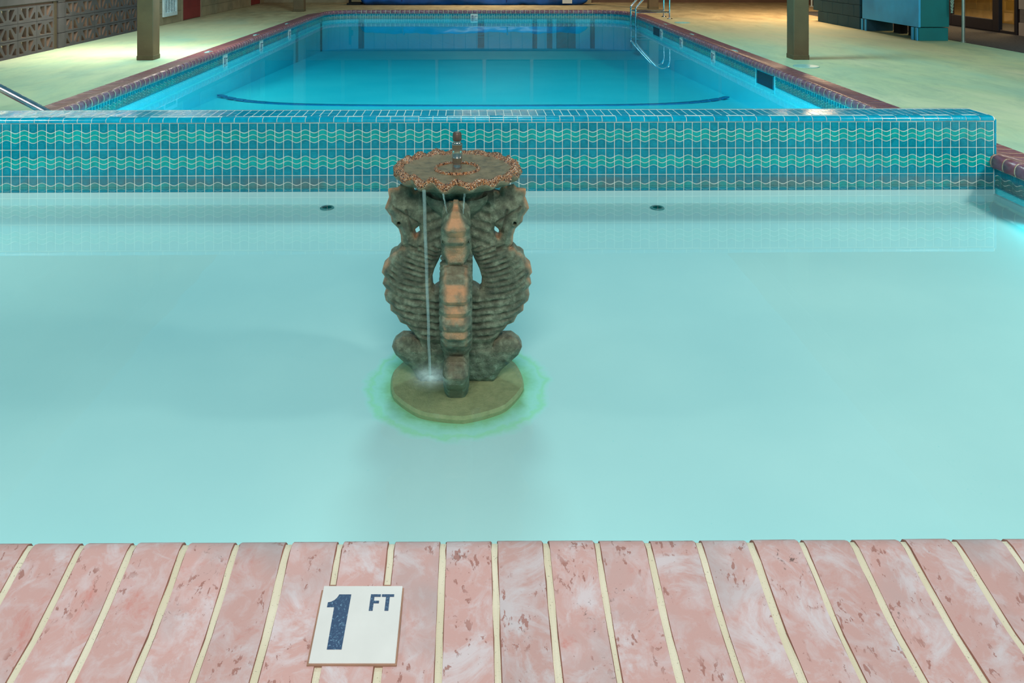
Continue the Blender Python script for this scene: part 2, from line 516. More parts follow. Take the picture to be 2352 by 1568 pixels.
# ------------------------------------------------------------------ setting: deck and pool shells
XR0 = 3.07            # nose line of the right-hand coping at Y=5, opening slightly with distance
def xr(y): return XR0 + 0.011 * (y - 5.0)
XL = -3.20
YF = 17.05            # nose line at the far end
YN = 1.64             # nose line at the near edge
deck = MB()
def slab(poly, z0=-0.9, z1=0.0):
    n = len(poly)
    v = [(x, y, z1) for x, y in poly] + [(x, y, z0) for x, y in poly]
    f = [tuple(range(n)), tuple(range(2 * n - 1, n - 1, -1))] + [(i, (i + 1) % n, n + (i + 1) % n, n + i) for i in range(n)]
    deck.add(v, f)
slab([(-9, 1.35), (-3.42, 1.35), (-3.42, 17.28), (-9, 17.28)])
slab([(3.27, 1.35), (6.93, 1.35), (6.93, 17.28), (3.42, 17.28)])
slab([(-9, 17.28), (12, 17.28), (12, 21.6), (-9, 21.6)])
slab([(-9, -3.2), (6.93, -3.2), (6.93, 1.30), (-9, 1.30)])
obj('floor', deck.mesh('floor', DECK), kind='structure')
obj('floor_mat', boxm('floor_mat', 6.935, 12.0, 1.3, 17.275, -0.9, 0.004, MAT), kind='structure')

# shallow pool floor, sloping gently towards the near edge
v, f = [], []
NXF, NYF = 40, 30
for j in range(NYF + 1):
    y = 1.60 + (4.80 - 1.60) * j / NYF
    for i in range(NXF + 1):
        x = -3.25 + 6.5 * i / NXF
        z = -0.235 - 0.030 * min(1, (4.65 - y) / 2.0) - 0.015 * max(0, min(1, (2.3 - y) / .7)) if y < 4.65 else -0.235
        v.append((x, y, z))
for j in range(NYF):
    for i in range(NXF):
        a = j * (NXF + 1) + i
        f.append((a, a + 1, a + NXF + 2, a + NXF + 1))
me = mesh('pool_floor', v, f, PLASTER, smooth=True)
obj('pool_floor', me, kind='structure')
# deep pool floor
v = [(-3.3, 4.8, -0.50), (3.4, 4.8, -0.50), (-3.3, 9, -0.51), (3.4, 9, -0.51), (-3.3, 17.3, -0.80), (3.4, 17.3, -0.80)]
obj('pool_floor', mesh('deep_floor', v, [(0, 1, 3, 2), (2, 3, 5, 4)], PLASTER_D), kind='structure')

# path of the pool edge: list of (point, outward normal, arc position)
def edge_path():
    pts = []
    R = 0.62
    y = 1.9
    pitch = 0.1048
    xs = xr(YF - R)
    while y < YF - R:
        pts.append((xr(y), y, 1.0, 0.0)); y += pitch
    a = 0.0
    while a < PI / 2:
        pts.append((xs - R + R * math.cos(a), YF - R + R * math.sin(a), math.cos(a), math.sin(a)))
        a += pitch / (R + 0.05)
    x = xs - R
    while x > XL + R:
        pts.append((x, YF, 0.0, 1.0)); x -= pitch
    a = PI / 2
    while a < PI:
        pts.append((XL + R + R * math.cos(a), YF - R + R * math.sin(a), math.cos(a), math.sin(a)))
        a += pitch / (R + 0.05)
    y = YF - R
    while y > 1.9:
        pts.append((XL, y, -1.0, 0.0)); y -= pitch
    return pts
PATH = edge_path()

# bullnose profile: (distance back from the nose, height)
PROF = [(0.040, -0.034), (0.020, -0.033), (0.008, -0.026), (0.001, -0.010), (0.0, 0.008), (0.004, 0.026), (0.013, 0.040),
        (0.027, 0.048), (0.045, 0.0485), (0.070, 0.042), (0.105, 0.032), (0.150, 0.020), (0.20, 0.009), (0.25, 0.004), (0.345, 0.003)]

EDGE_B = simple('brick_edge', lin(140, 92, 78), .9)
def brick_mesh(name, w, mat, seed, prof=PROF, length=None):
    rs = random.Random(seed)
    P = list(prof)
    if length:
        P = [p for p in P if p[0] < length] + [(length, P[-1][1])]
    v, f = [], []
    n = len(P)
    cols = [-w / 2, -w / 2 + 0.0015, w / 2 - 0.0015, w / 2]
    for ci, cx in enumerate(cols):
        for k, (u, z) in enumerate(P):
            edge = ci in (0, 3)
            jig = rs.uniform(-0.0014, 0.0014) if edge else 0
            v.append((cx + jig, u + (0.0015 if edge and k < 5 else 0), z - (0.003 if edge else rs.uniform(0, 0.0006))))
    for ci in range(3):
        for k in range(n - 1):
            a = ci * n + k
            f.append((a, a + 1, a + n + 1, a + n))
    b0 = len(v)
    for ci in (0, 3):      # lower skirts
        for k, (u, z) in enumerate(P):
            v.append((cols[ci], max(u, 0.012), min(z, 0.01) - 0.02 if z > -0.02 else z))
    for s, ci in enumerate((0, 3)):
        for k in range(n - 1):
            a, c = ci * n + k, b0 + s * n + k
            f.append((a, c, c + 1, a + 1) if s == 0 else (a, a + 1, c + 1, c))
    f.append((n - 1, b0 + n - 1, b0 + 2 * n - 1, 4 * n - 1, 3 * n - 1, 2 * n - 1))
    me = mesh(name, v, f, [mat, EDGE_B], smooth=True, midx=[0 if n - 1 <= q < 2 * (n - 1) else 1 for q in range(len(f))])
    bm = bmesh.new(); bm.from_mesh(me); bmesh.ops.recalc_face_normals(bm, faces=bm.faces[:]); bm.to_mesh(me); bm.free()
    me.set_sharp_from_angle(angle=math.radians(45))
    return me

def sweep(path, prof, inset, mat, name):
    v, f = [], []
    n = len(prof)
    for x, y, nx, ny in path:
        for u, z in prof:
            uu = u + inset if z < 0.045 else u
            v.append((x + nx * uu, y + ny * uu, z - inset))
    for i in range(len(path) - 1):
        for k in range(n - 1):
            a = i * n + k
            f.append((a, a + n, a + n + 1, a + 1))
    me = mesh(name, v, f, mat, smooth=True)
    bm = bmesh.new(); bm.from_mesh(me); bmesh.ops.recalc_face_normals(bm, faces=bm.faces[:]); bm.to_mesh(me); bm.free()
    return me

coping = thing('pool_coping', 'maroon bullnose brick coping running round both long sides and the far end of the pool', 'coping')
GPATH = [(x + nx * .004, y + ny * .004, nx, ny) if abs(nx * ny) > 1e-4 else (x, y, nx, ny) for x, y, nx, ny in PATH]
obj('grout_bed', sweep(GPATH, PROF, 0.0022, GROUT, 'grout_bed'), coping)
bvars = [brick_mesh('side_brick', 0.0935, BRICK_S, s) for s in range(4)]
allb = []
for i in range(len(PATH)):
    x, y, nx, ny = PATH[i]
    ang = math.atan2(ny, nx) - PI / 2
    allb.append((x, y, ang))
allb.sort(key=lambda t: math.hypot(t[0] * 0.6, t[1]) if t[1] > 4.2 else 99)
rest = MB()
for i, (x, y, ang) in enumerate(allb):
    me = bvars[i % 4]
    if i < 300:
        obj('brick', me, coping, (x, y, random.uniform(-0.0004, 0.0008)), (0, 0, ang))
    else:
        M = Matrix.Translation((x, y, 0)) @ Matrix.Rotation(ang, 4, 'Z')
        rest.add([M @ w.co for w in me.vertices], [tuple(p.vertices) for p in me.polygons])
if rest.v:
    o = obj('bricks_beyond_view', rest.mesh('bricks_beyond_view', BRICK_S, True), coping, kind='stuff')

# near coping
near = thing('near_coping', 'pale pink brick coping with cream grout along the near edge, marked 1 FT', 'coping', (0, YN, -0.020), 0.006)
PW = 0.1054
NP = [(u, z - 0.10 * max(0, u - 0.25)) for u, z in PROF]
gp = [(x, 0.0, 0.0, -1.0) for x in (-3.2, 3.1)]
obj('grout_bed', sweep(gp, NP, 0.0032, GROUT, 'near_grout'), near)
nv = [brick_mesh('near_brick', 0.0935, BRICK_F, 40 + s, NP) for s in range(6)]
x0 = -0.070 + PW / 2
k0 = math.floor((-3.1 - x0) / PW)
for k in range(k0 + 1, int((3.05 - x0) / PW)):
    obj('brick', nv[(k * 5) % 6], near, (x0 + k * PW + random.uniform(-.0012, .0012), 0, random.uniform(-0.0008, 0.0008)), (0, 0, PI + random.uniform(-.004, .004)))

# depth marker tile
def poly_plate(name, polys, z0, z1, mat):
    mb = MB()
    for p in polys:
        n = len(p)
        mb.add([(x, y, z1) for x, y in p] + [(x, y, z0) for x, y in p],
               [tuple(range(n)), tuple(range(2 * n - 1, n - 1, -1))] + [(i, n + i, n + (i + 1) % n, (i + 1) % n) for i in range(n)])
    return mb.mesh(name, mat)
TW, TL = 0.1530, 0.1430
def tq(u, w): return (-TW / 2 + u * TW, TL / 2 - w * TL)
one = [tq(*p) for p in [(.09, .235), (.13, .225), (.17, .20), (.195, .17), (.215, .125), (.365, .125), (.356, .84), (.183, .84), (.178, .30), (.09, .30)]]
Fp = [tq(*p) for p in [(.612, .123), (.738, .123), (.738, .158), (.660, .158), (.660, .212), (.725, .212), (.725, .247), (.660, .247), (.660, .347), (.612, .347)]]
Tp = [tq(*p) for p in [(.752, .123), (.905, .123), (.905, .158), (.853, .158), (.853, .347), (.805, .347), (.805, .158), (.752, .158)]]
slope = math.atan2(0.023, 0.141)
ymid, zmid = 1.4545, -0.001
dm = thing('depth_marker', 'square white tile reading 1 FT set in the near pink brick coping', 'sign', (-0.2205, ymid, zmid - 0.005))
dm.rotation_euler = (slope, 0, 0)
obj('tile', MB().box(-TW / 2, TW / 2, -TL / 2, TL / 2, -0.010, 0.0045, 0, 0.0008).mesh('marker_tile', SIGNW), dm)
obj('mortar', boxm('marker_mortar', -TW / 2 - .003, TW / 2 + .003, -TL / 2 - .003, TL / 2 + .003, -0.010, 0.0032, simple('mortar_brown', lin(150, 112, 92), .9)), dm)
obj('numeral', poly_plate('numeral', [one], 0.0040, 0.0050, INK), dm, label='dark blue numeral 1')
obj('lettering', poly_plate('lettering', [Fp, Tp], 0.0040, 0.0050, INK), dm, label='dark blue letters FT')

# ------------------------------------------------------------------ wave tiles
TP = 0.155
def wave_tile(parity, lite=False, squash_z=None):
    mb = MB()
    cw = TP / 3
    mb.add([(0, 0, 0), (TP, 0, 0), (TP, 0, TP), (0, 0, TP)], [(0, 1, 2, 3)], 0)
    A, g, gy = 0.0094, 0.0021, -0.0035
    lev = [TP - 0.0022, TP * (1 - .319), TP * (1 - .498), TP * (1 - .69), 0.0018]
    ns = 4 if lite else 7
    for c in range(3):
        sgn = -1 if (c + parity) % 2 == 0 else 1
        xa, xb = c * cw + g, (c + 1) * cw - g
        xs = [xa + (xb - xa) * i / (ns - 1) for i in range(ns)]
        wv = [sgn * A * math.sin(PI * (x - c * cw) / cw) for x in xs]
        for r in range(4):
            top = [lev[r] - (g if r else 0) + (wv[i] if r else 0) for i in range(ns)]
            bot = [lev[r + 1] + (g if r < 3 else 0) + (wv[i] if r < 3 else 0) for i in range(ns)]
            outl = [(xs[i], bot[i]) for i in range(ns)] + [(xs[i], top[i]) for i in reversed(range(ns))]
            n = len(outl)
            cxm, czm = sum(p[0] for p in outl) / n, sum(p[1] for p in outl) / n
            v = [(x, 0, z) for x, z in outl] + [(cxm + (x - cxm) * .94, gy, czm + (z - czm) * .94) for x, z in outl]
            f = [(i, (i + 1) % n, n + (i + 1) % n, n + i) for i in range(n)]
            f += [(n + i, n + i + 1, n + n - 2 - i, n + n - 1 - i) for i in range(ns - 1)]
            mb.add(v, f, 2 if r in (1, 2) else 1)
        if not lite:
            cx = (xa + xb) / 2
            def stroke(pts, w=0.0007):
                for (x1, z1), (x2, z2) in zip(pts[:-1], pts[1:]):
                    d = math.hypot(x2 - x1, z2 - z1) or 1
                    ox, oz = -(z2 - z1) / d * w, (x2 - x1) / d * w
                    mb.add([(x1 + ox, gy - .0006, z1 + oz), (x1 - ox, gy - .0006, z1 - oz), (x2 - ox, gy - .0006, z2 - oz), (x2 + ox, gy - .0006, z2 + oz)], [(0, 1, 2, 3)], 3)
            def palm(z, d):
                for a in (-65, -38, -13, 13, 38, 65):
                    a = math.radians(a)
                    stroke([(cx + .004 * math.sin(a), z + d * .004 * math.cos(a)), (cx + .0105 * math.sin(a), z + d * .0105 * math.cos(a))])
                stroke([(cx - .016, z + d * -.011), (cx - .009, z + d * -.016), (cx, z + d * -.014), (cx + .009, z + d * -.016), (cx + .016, z + d * -.011)])
                stroke([(cx - .013, z + d * -.003), (cx - .006, z + d * -.007), (cx, z + d * -.004), (cx + .006, z + d * -.007), (cx + .013, z + d * -.003)])
            def squig(z, d):
                stroke([(cx - .013, z + d * .008), (cx - .004, z + d * .006), (cx - .001, z), (cx + .005, z + d * -.002), (cx + .004, z + d * .004), (cx + .012, z + d * .006)])
            if sgn < 0:
                palm(lev[0] - 0.032, -1); squig(lev[4] + 0.020, 1)
            else:
                squig(lev[0] - 0.016, 1); palm(lev[4] + 0.032, 1)
    if squash_z:      # waterline tiles squashed below the water, refraction built into the shape
        mb.v = [(x, y, z if z > squash_z else squash_z + (z - squash_z) * 0.34) for x, y, z in mb.v]
    me = mb.mesh('wave_tile', [GROUT_T, T_DARK, T_GREEN, T_MOTIF])
    return me
WT = [wave_tile(0), wave_tile(1)]
SQUASH_D, SQUASH_P = 0.089, 0.055
WTC = [wave_tile(0, False, SQUASH_D), wave_tile(1, False, SQUASH_D)]
WTP = [wave_tile(0, False, SQUASH_P), wave_tile(1, False, SQUASH_P)]
WTL = [wave_tile(0, True, SQUASH_P), wave_tile(1, True, SQUASH_P)]

# divider
D_TOP = 0.244
div = thing('divider_wall', 'low teal tiled wall with wavy green bands crossing between the two pools', 'pool wall', (0, 4.65, WATER_Z), 0.0119)
zc = D_TOP - WATER_Z
XA, XB = -3.20, 3.098
obj('wall_core', boxm('wall_core', XA, XB, 0.004, 0.258, -0.75, zc + 0.010, GROUT_T), div)
nt_ = int((XB - XA) / TP)
for r in range(3):
    for i in range(nt_ + 1):
        xx = XB - TP * (i + 1) - 0.005
        if xx < XA - 0.16:
            continue
        obj('wave_tile', (WTC if r == 2 else WT)[i % 2], div, (xx, 0.003 + random.uniform(-.0007, .0007), zc - TP * (r + 1) + random.uniform(-.0005, .0005)))
obj('wall_base', boxm('wall_base', XA, XB, -0.004, 0.006, -0.7, zc - TP * 3 + SQUASH_D * 0.66, PLASTER), div, label='white plaster below the tile')
# bullnose trim tiles
def trim_mesh(w, flip=1):
    prof = [(0.0, 0.0), (-0.0045, 0.002), (-0.0055, 0.012), (-0.002, 0.021), (0.008, 0.0265), (0.022, 0.028), (0.044, 0.0285), (0.044, 0.02)]
    mb = MB()
    n = len(prof)
    v = [(x, flip * y, z) for x in (0, w) for y, z in prof]
    f = [(k, k + 1, n + k + 1, n + k) for k in range(n - 1)] + [tuple(range(n)), tuple(range(2 * n - 1, n - 1, -1))]
    mb.add(v, f)
    return mb.mesh('trim_tile', T_CAP, True)
TRP = 0.0838
tm_f, tm_b = trim_mesh(TRP - 0.0042), trim_mesh(TRP - 0.0042, -1)
n = int((XB - XA) / TRP)
for i in range(n + 1):
    xx = XB - 0.004 - TRP * (i + 1)
    obj('trim_tile', tm_f, div, (xx, 0.0 + random.uniform(-.0008, .0008), zc + 0.003 + random.uniform(-.0006, .0006)))
    obj('back_trim_tile', tm_b, div, (xx, 0.262, zc + 0.003))
cap = MB().box(0, 0.0463, 0, 0.082, 0, 0.006, 0, 0.0012).mesh('cap_tile', T_CAP)
for r in range(2):
    for i in range(int((XB - XA) / 0.0503)):
        obj('cap_tile', cap, div, (XB - 0.012 - 0.0503 * (i + 1), 0.047 + r * 0.0855, zc + 0.0265 + random.uniform(-.0003, .0004)), (random.uniform(-.004, .004), random.uniform(-.006, .006), 0))
obj('cap_bed', boxm('cap_bed', XA, XB - .006, 0.030, 0.232, zc, zc + 0.0315, GROUT_T), div)
gv, gf_ = [], []
gpr = [(0.002, 0.0), (-0.0028, 0.003), (-0.0038, 0.012), (-0.0005, 0.0198), (0.009, 0.0250), (0.022, 0.0265), (0.046, 0.0270), (0.046, 0.0)]
for xx in (XA, XB - 0.002):
    gv += [(xx, y, zc + 0.003 + z) for y, z in gpr]
gf_ = [(k, (k + 1) % 8, 8 + (k + 1) % 8, 8 + k) for k in range(8)] + [tuple(range(8)), tuple(range(15, 7, -1))]
obj('trim_grout', mesh('trim_grout', gv, gf_, GROUT_T), div)
obj('trim_grout', mesh('trim_grout_back', [(x, 0.262 - y, z) for x, y, z in gv], gf_, GROUT_T), div)
# rounded end trim
et = MB().box(0, 0.012, 0.0, 0.262, 0, 0.08, 0, 0.004).mesh('end_tile', T_CAP)
for i in range(5):
    obj('end_tile', et, div, (XB - 0.001, -0.003, zc - 0.080 * (i + 1) + 0.012))

# waterline tiles round the pools, and the plaster under them
shell = MB()
wl = empty('waterline_tiling', kind='structure')
pos = []
def along(x0, y0, x1, y1):
    d = math.hypot(x1 - x0, y1 - y0); n = max(1, round(d / TP))
    ang = math.atan2(y1 - y0, x1 - x0)
    for i in range(n):
        pos.append((x0 + (x1 - x0) * i / n, y0 + (y1 - y0) * i / n, ang))
off = 0.036
# tile local +x runs along, faces local -y. Walk clockwise seen from above with pool on the local -y side
along(xr(17.05 - .62) + off, 16.43, xr(1.7) + off, 1.9)
R = 0.62 + off
prev = None
for a in [PI / 2 - k * (PI / 2) / 7 for k in range(8)]:
    p = (xr(16.43) - 0.62 + R * math.cos(a), 16.43 + R * math.sin(a))
    if prev: along(prev[0], prev[1], p[0], p[1])
    prev = p
along(XL + .62, YF + off, xr(16.43) - .62, YF + off)
prev = None
for a in [PI - k * (PI / 2) / 7 for k in range(8)]:
    p = (XL + 0.62 + R * math.cos(a), 16.43 + R * math.sin(a))
    if prev: along(prev[0], prev[1], p[0], p[1])
    prev = p
along(XL - off, 1.9, XL - off, 16.43)
SK = [(8.30, 8.78), (13.7, 14.2)]
pos = [p for p in pos if not (p[0] > 2.5 and any(a - 0.08 < p[1] - TP / 2 < b_ for a, b_ in SK))]
pos.sort(key=lambda t: t[1] if t[1] > 4 else 60 + t[1])
for i, (x, y, a) in enumerate(pos[:296]):
    obj('wave_tile', WTP[i % 2] if y < 9 else WTL[i % 2], wl, (x, y, -0.032 - TP), (0, 0, a))
v, f = [], []
sp_ = [(x + nx * 0.040, y + ny * 0.040) for x, y, nx, ny in PATH]
for x, y in sp_:
    v += [(x, y, -0.03), (x, y, -0.95)]
for i in range(len(sp_) - 1):
    f.append((2 * i, 2 * i + 2, 2 * i + 3, 2 * i + 1))
obj('pool_wall_shell', mesh('pool_wall_shell', v, f, PLASTER_D), kind='structure')
# near wall of the shallow pool, plus its side walls
obj('wall_near', boxm('wall_near', -3.3, 3.2, 1.30, YN - 0.035, -0.9, -0.034, PLASTER), kind='structure')
obj('wall_side', boxm('wall_side', 3.085, 3.2, 1.6, 4.70, -0.9, -0.19, PLASTER), kind='structure')
obj('wall_side', boxm('wall_side', -3.35, -3.232, 1.6, 4.70, -0.9, -0.19, PLASTER), kind='structure')

# black tile stripe on the deep pool floor
stripe = thing('floor_stripe', 'thin dark blue tile stripe across the floor of the big pool', 'tile stripe')
st = MB().box(-0.078, 0.078, -0.03, 0.03, -0.012, 0.004, 0, 0.001).mesh('stripe_tile', simple('navy_tile', lin(0, 128, 172), .4, bmp=0))
n = 42
for i in range(n):
    u = (i + 0.5) / n * 2 - 1
    def C(u): return (u * 3.18, 9.10 + 0.12 * u ** 2 + 0.55 * abs(u) ** 6, -0.506 - 0.0 * u)
    a, b_ = C(u - 0.02), C(u + 0.02)
    obj('tile', st, stripe, (a[0], a[1], a[2]), (0, -math.atan2(b_[2] - a[2], b_[0] - a[0]), math.atan2(b_[1] - a[1], b_[0] - a[0])))

# water bodies
def water(name, x0, x1, y0, y1, zb, mat, nx, ny):
    v, f = [], []
    for j in range(ny + 1):
        for i in range(nx + 1):
            x, y = x0 + (x1 - x0) * i / nx, y0 + (y1 - y0) * j / ny
            z = WATER_Z
            if mat is WATER_W:
                r = math.hypot(x + 0.152, y - 2.50)
                z += 0.0011 * math.sin(r * 46) * math.exp(-r * 2.6) * min(1, r * 8)
            v.append((x, y, z))
    for j in range(ny):
        for i in range(nx):
            a = j * (nx + 1) + i
            f.append((a, a + 1, a + nx + 2, a + nx + 1))
    per = [i for i in range(nx + 1)] + [j * (nx + 1) + nx for j in range(1, ny + 1)] + [ny * (nx + 1) + i for i in range(nx - 1, -1, -1)] + [j * (nx + 1) for j in range(ny - 1, 0, -1)]
    b0 = len(v)
    for k in per:
        v.append((v[k][0], v[k][1], zb))
    m_ = len(per)
    for k in range(m_):
        f.append((per[k], b0 + k, b0 + (k + 1) % m_, per[(k + 1) % m_]))
    f.append(tuple(b0 + k for k in reversed(range(m_))))
    me = mesh(name, v, f, mat, smooth=[mat is WATER_W] * (nx * ny) + [False] * (m_ + 1))
    me.set_sharp_from_angle(angle=math.radians(30))
    return obj(name, me, kind='structure')
water('water', -3.24, 3.14, 1.5, 4.668, -0.42, WATER_W, 220, 110)
water('water', -3.24, 3.28, 4.80, 17.09, -0.9, WATER_M, 4, 4)

# ------------------------------------------------------------------ fountain
S = 656.0
def rz(px, py): return ((1050 - px) / S, CAM_H - (py - VY) / S)
body = [(1040, 470), (1005, 448), (967, 437), (952, 440), (944, 427), (936, 430), (921, 425), (914, 433), (894, 435), (897, 450), (888, 473),
        (896, 484), (901, 491), (903, 503), (919, 519), (924, 534), (925, 553), (930, 562), (921, 563), (913, 572), (906, 574), (899, 580), (898, 588),
        (894, 597), (884, 606), (881, 618), (890, 629), (883, 643), (892, 656), (887, 668), (890, 681), (900, 690), (901, 704), (914, 713), (922, 729),
        (936, 735), (945, 747), (953, 752), (960, 765), (966, 772), (969, 788), (963, 776), (946, 768), (926, 768), (910, 778), (904, 789), (912, 806), (930, 822),
        (948, 838), (968, 866), (1046, 866), (1046, 640), (1010, 653), (997, 662), (992, 656), (990, 632), (997, 608), (1006, 590), (1015, 570), (1040, 552)]
hole = [(964, 512), (967, 526), (963, 536), (955, 540), (951, 530), (956, 518)]

def refine(poly, step):
    out = []
    for i in range(len(poly)):
        a, b_ = Vector(poly[i]), Vector(poly[(i + 1) % len(poly)])
        k = max(1, int((b_ - a).length / step))
        out += [a.lerp(b_, t / k) for t in range(k)]
    return out

def seahorse_mesh():
    outer = refine([rz(*p) for p in body], 0.006)
    inner = refine([rz(*p) for p in hole], 0.006)
    O = np.array([p[:] for p in outer]); I = np.array([p[:] for p in inner])
    def segs(P): return P, np.roll(P, -1, 0)
    def dist(q, P):
        a, b_ = segs(P); d = b_ - a
        t = np.clip(((q - a) * d).sum(1) / (d * d).sum(1), 0, 1)
        return np.sqrt((((a + d * t[:, None]) - q) ** 2).sum(1)).min()
    def inside(q, P):
        a, b_ = segs(P)
        c = ((a[:, 1] > q[1]) != (b_[:, 1] > q[1])) & (q[0] < (b_[:, 0] - a[:, 0]) * (q[1] - a[:, 1]) / (b_[:, 1] - a[:, 1] + 1e-12) + a[:, 0])
        return c.sum() % 2 == 1
    pts, st_ = [], 0.0034
    r0, r1 = O.min(0), O.max(0)
    j = 0
    z = r0[1]
    while z < r1[1]:
        x = r0[0] + (st_ / 2 if j % 2 else 0)
        while x < r1[0]:
            q = np.array((x, z))
            if inside(q, O) and not inside(q, I) and min(dist(q, O), dist(q, I)) > 0.0035:
                pts.append((x, z))
            x += st_
        z += st_ * 0.87; j += 1
    no, ni = len(outer), len(inner)
    allv = [Vector(p) for p in outer] + [Vector(p) for p in inner] + [Vector(p) for p in pts]
    edges = [(i, (i + 1) % no) for i in range(no)] + [(no + i, no + (i + 1) % ni) for i in range(ni)]
    V, E, F, ov, oe, of = delaunay_2d_cdt(allv, edges, [], 0, 1e-7)
    V = [v[:] for v in V]
    omap = {}
    for idx, src in enumerate(ov):
        for s_ in src:
            omap[s_] = idx
    tris = []
    for t in F:
        c = np.mean([V[i] for i in t], 0)
        if inside(c, O) and not inside(c, I):
            tris.append(tuple(t))
    eye = np.array(rz(919, 503))
    n = len(V)
    th, gro, edge_tan = [], [], []
    for q in V:
        q = np.array(q)
        d = min(dist(q, O), dist(q, I)) if True else 0
        px, py = 1050 - q[0] * S, (CAM_H - q[1]) * S + VY
        e = min(1, d / 0.026)
        t = 0.034 + 0.019 * math.sin(e * PI / 2)
        if py < 566:           # neck and head are slimmer
            t -= 0.006 * min(1, (566 - py) / 60)
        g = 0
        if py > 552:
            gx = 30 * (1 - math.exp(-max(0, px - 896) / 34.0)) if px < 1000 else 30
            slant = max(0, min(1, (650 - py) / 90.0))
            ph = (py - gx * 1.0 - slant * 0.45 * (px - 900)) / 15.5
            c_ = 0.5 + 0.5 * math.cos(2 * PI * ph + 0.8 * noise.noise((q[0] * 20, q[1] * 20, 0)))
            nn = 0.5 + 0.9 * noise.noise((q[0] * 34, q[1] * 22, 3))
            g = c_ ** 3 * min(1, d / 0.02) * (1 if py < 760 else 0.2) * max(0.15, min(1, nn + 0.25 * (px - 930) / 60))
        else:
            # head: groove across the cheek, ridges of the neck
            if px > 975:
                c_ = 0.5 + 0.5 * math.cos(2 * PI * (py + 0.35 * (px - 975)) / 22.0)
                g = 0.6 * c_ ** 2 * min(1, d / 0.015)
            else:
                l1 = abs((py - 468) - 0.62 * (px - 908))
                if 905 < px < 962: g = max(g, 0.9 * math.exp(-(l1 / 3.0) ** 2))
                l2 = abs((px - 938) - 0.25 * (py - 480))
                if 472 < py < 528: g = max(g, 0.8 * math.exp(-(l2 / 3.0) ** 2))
        if px < 964 and py < 470: t *= max(0.32, min(1, (py - 414) / 56.0))
        if py > 762: t *= 1 - 0.2 * min(1, (py - 762) / 15.0)
        if px < 962 and 528 < py < 563: t *= 1 - 0.35 * (py - 528) / 35.0
        de = np.hypot(*(q - eye))
        if de < 0.016:
            t += 0.004 * math.exp(-((de - 0.009) / 0.003) ** 2)
            if de < 0.006: t -= 0.007; g = max(g, 0.9)
        t -= 0.0085 * g + 0.0022 * noise.noise((q[0] * 60, q[1] * 60, 7))
        th.append(t)
        gro.append(g)
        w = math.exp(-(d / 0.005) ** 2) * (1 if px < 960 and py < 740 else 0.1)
        edge_tan.append(0.85 * w)
    verts, fac, sm, W, G = [], [], [], [], []
    for i, (x, z_) in enumerate(V):
        verts.append((x, -th[i], z_)); W.append(edge_tan[i] * .6); G.append(gro[i])
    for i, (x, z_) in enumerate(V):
        verts.append((x, th[i], z_)); W.append(edge_tan[i] * .6); G.append(gro[i])
    for t in tris:
        fac.append(t); sm.append(True)
        fac.append((t[0] + n, t[2] + n, t[1] + n)); sm.append(True)
    def rim(loop, bulge):
        L = [omap[i] for i in loop]
        m_ = len(L)
        base = len(verts)
        for k in range(m_):
            i = L[k]
            a, b_ = np.array(V[L[k - 1]]), np.array(V[L[(k + 1) % m_]])
            d = b_ - a; d /= (np.hypot(*d) + 1e-9)
            nrm = np.array((d[1], -d[0]))
            q = np.array(V[i])
            if inside(q + nrm * 0.002, O) and not (len(loop) == ni and False):
                if bulge > 0: nrm = -nrm
            px, py = 1050 - q[0] * S, (CAM_H - q[1]) * S + VY
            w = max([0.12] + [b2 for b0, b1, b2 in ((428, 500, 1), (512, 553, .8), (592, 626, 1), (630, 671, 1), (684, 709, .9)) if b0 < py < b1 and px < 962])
            up = 1.0
            for s_ in (-0.74, 0.74):
                verts.append((q[0] + nrm[0] * bulge, s_ * th[i], q[1] + nrm[1] * bulge))
                W.append(w); G.append(0)
        for k in range(m_):
            k2 = (k + 1) % m_
            a, b_ = L[k], L[k2]
            c1, c2, d1, d2 = base + 2 * k, base + 2 * k2, base + 2 * k + 1, base + 2 * k2 + 1
            fac.extend([(a, b_, c2, c1), (c1, c2, d2, d1), (d1, d2, b_ + n, a + n)])
            sm.extend([False] * 3)
    rim(list(range(no)), 0.0035)
    rim(list(range(no, no + ni)), 0.0)
    me = mesh('seahorse', verts, fac, STONE, smooth=sm, attrs={'edge_tan': W, 'groove': G})
    bm = bmesh.new(); bm.from_mesh(me)
    bmesh.ops.recalc_face_normals(bm, faces=bm.faces[:])
    bm.to_mesh(me); bm.free()
    return me

ftn = thing('fountain', 'stone fountain of seahorses holding a scalloped bowl, standing in the shallow pool', 'fountain', (FX, FY, -0.29))
OZ = 0.29
sh = seahorse_mesh()
eyem = MB()
for s_ in (-1, 1):
    er, ez = rz(919, 503)
    prof = [(0.0125, 0.0), (0.0105, 0.003), (0.008, 0.0035), (0.0055, 0.001), (0.005, -0.002)]
    v = [(er + r * math.cos(2 * PI * k / 16), s_ * (0.0435 + z), ez + r * math.sin(2 * PI * k / 16)) for r, z in prof for k in range(16)]
    f = [(i * 16 + k, i * 16 + (k + 1) % 16, (i + 1) * 16 + (k + 1) % 16, (i + 1) * 16 + k) for i in range(4) for k in range(16)]
    eyem.add(v, f)
eyem = eyem.mesh('eye', STONE, True)
for k, a in enumerate((PI, 0, -PI / 2, PI / 2)):
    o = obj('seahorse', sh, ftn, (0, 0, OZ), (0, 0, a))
    obj('eye', eyem, o)

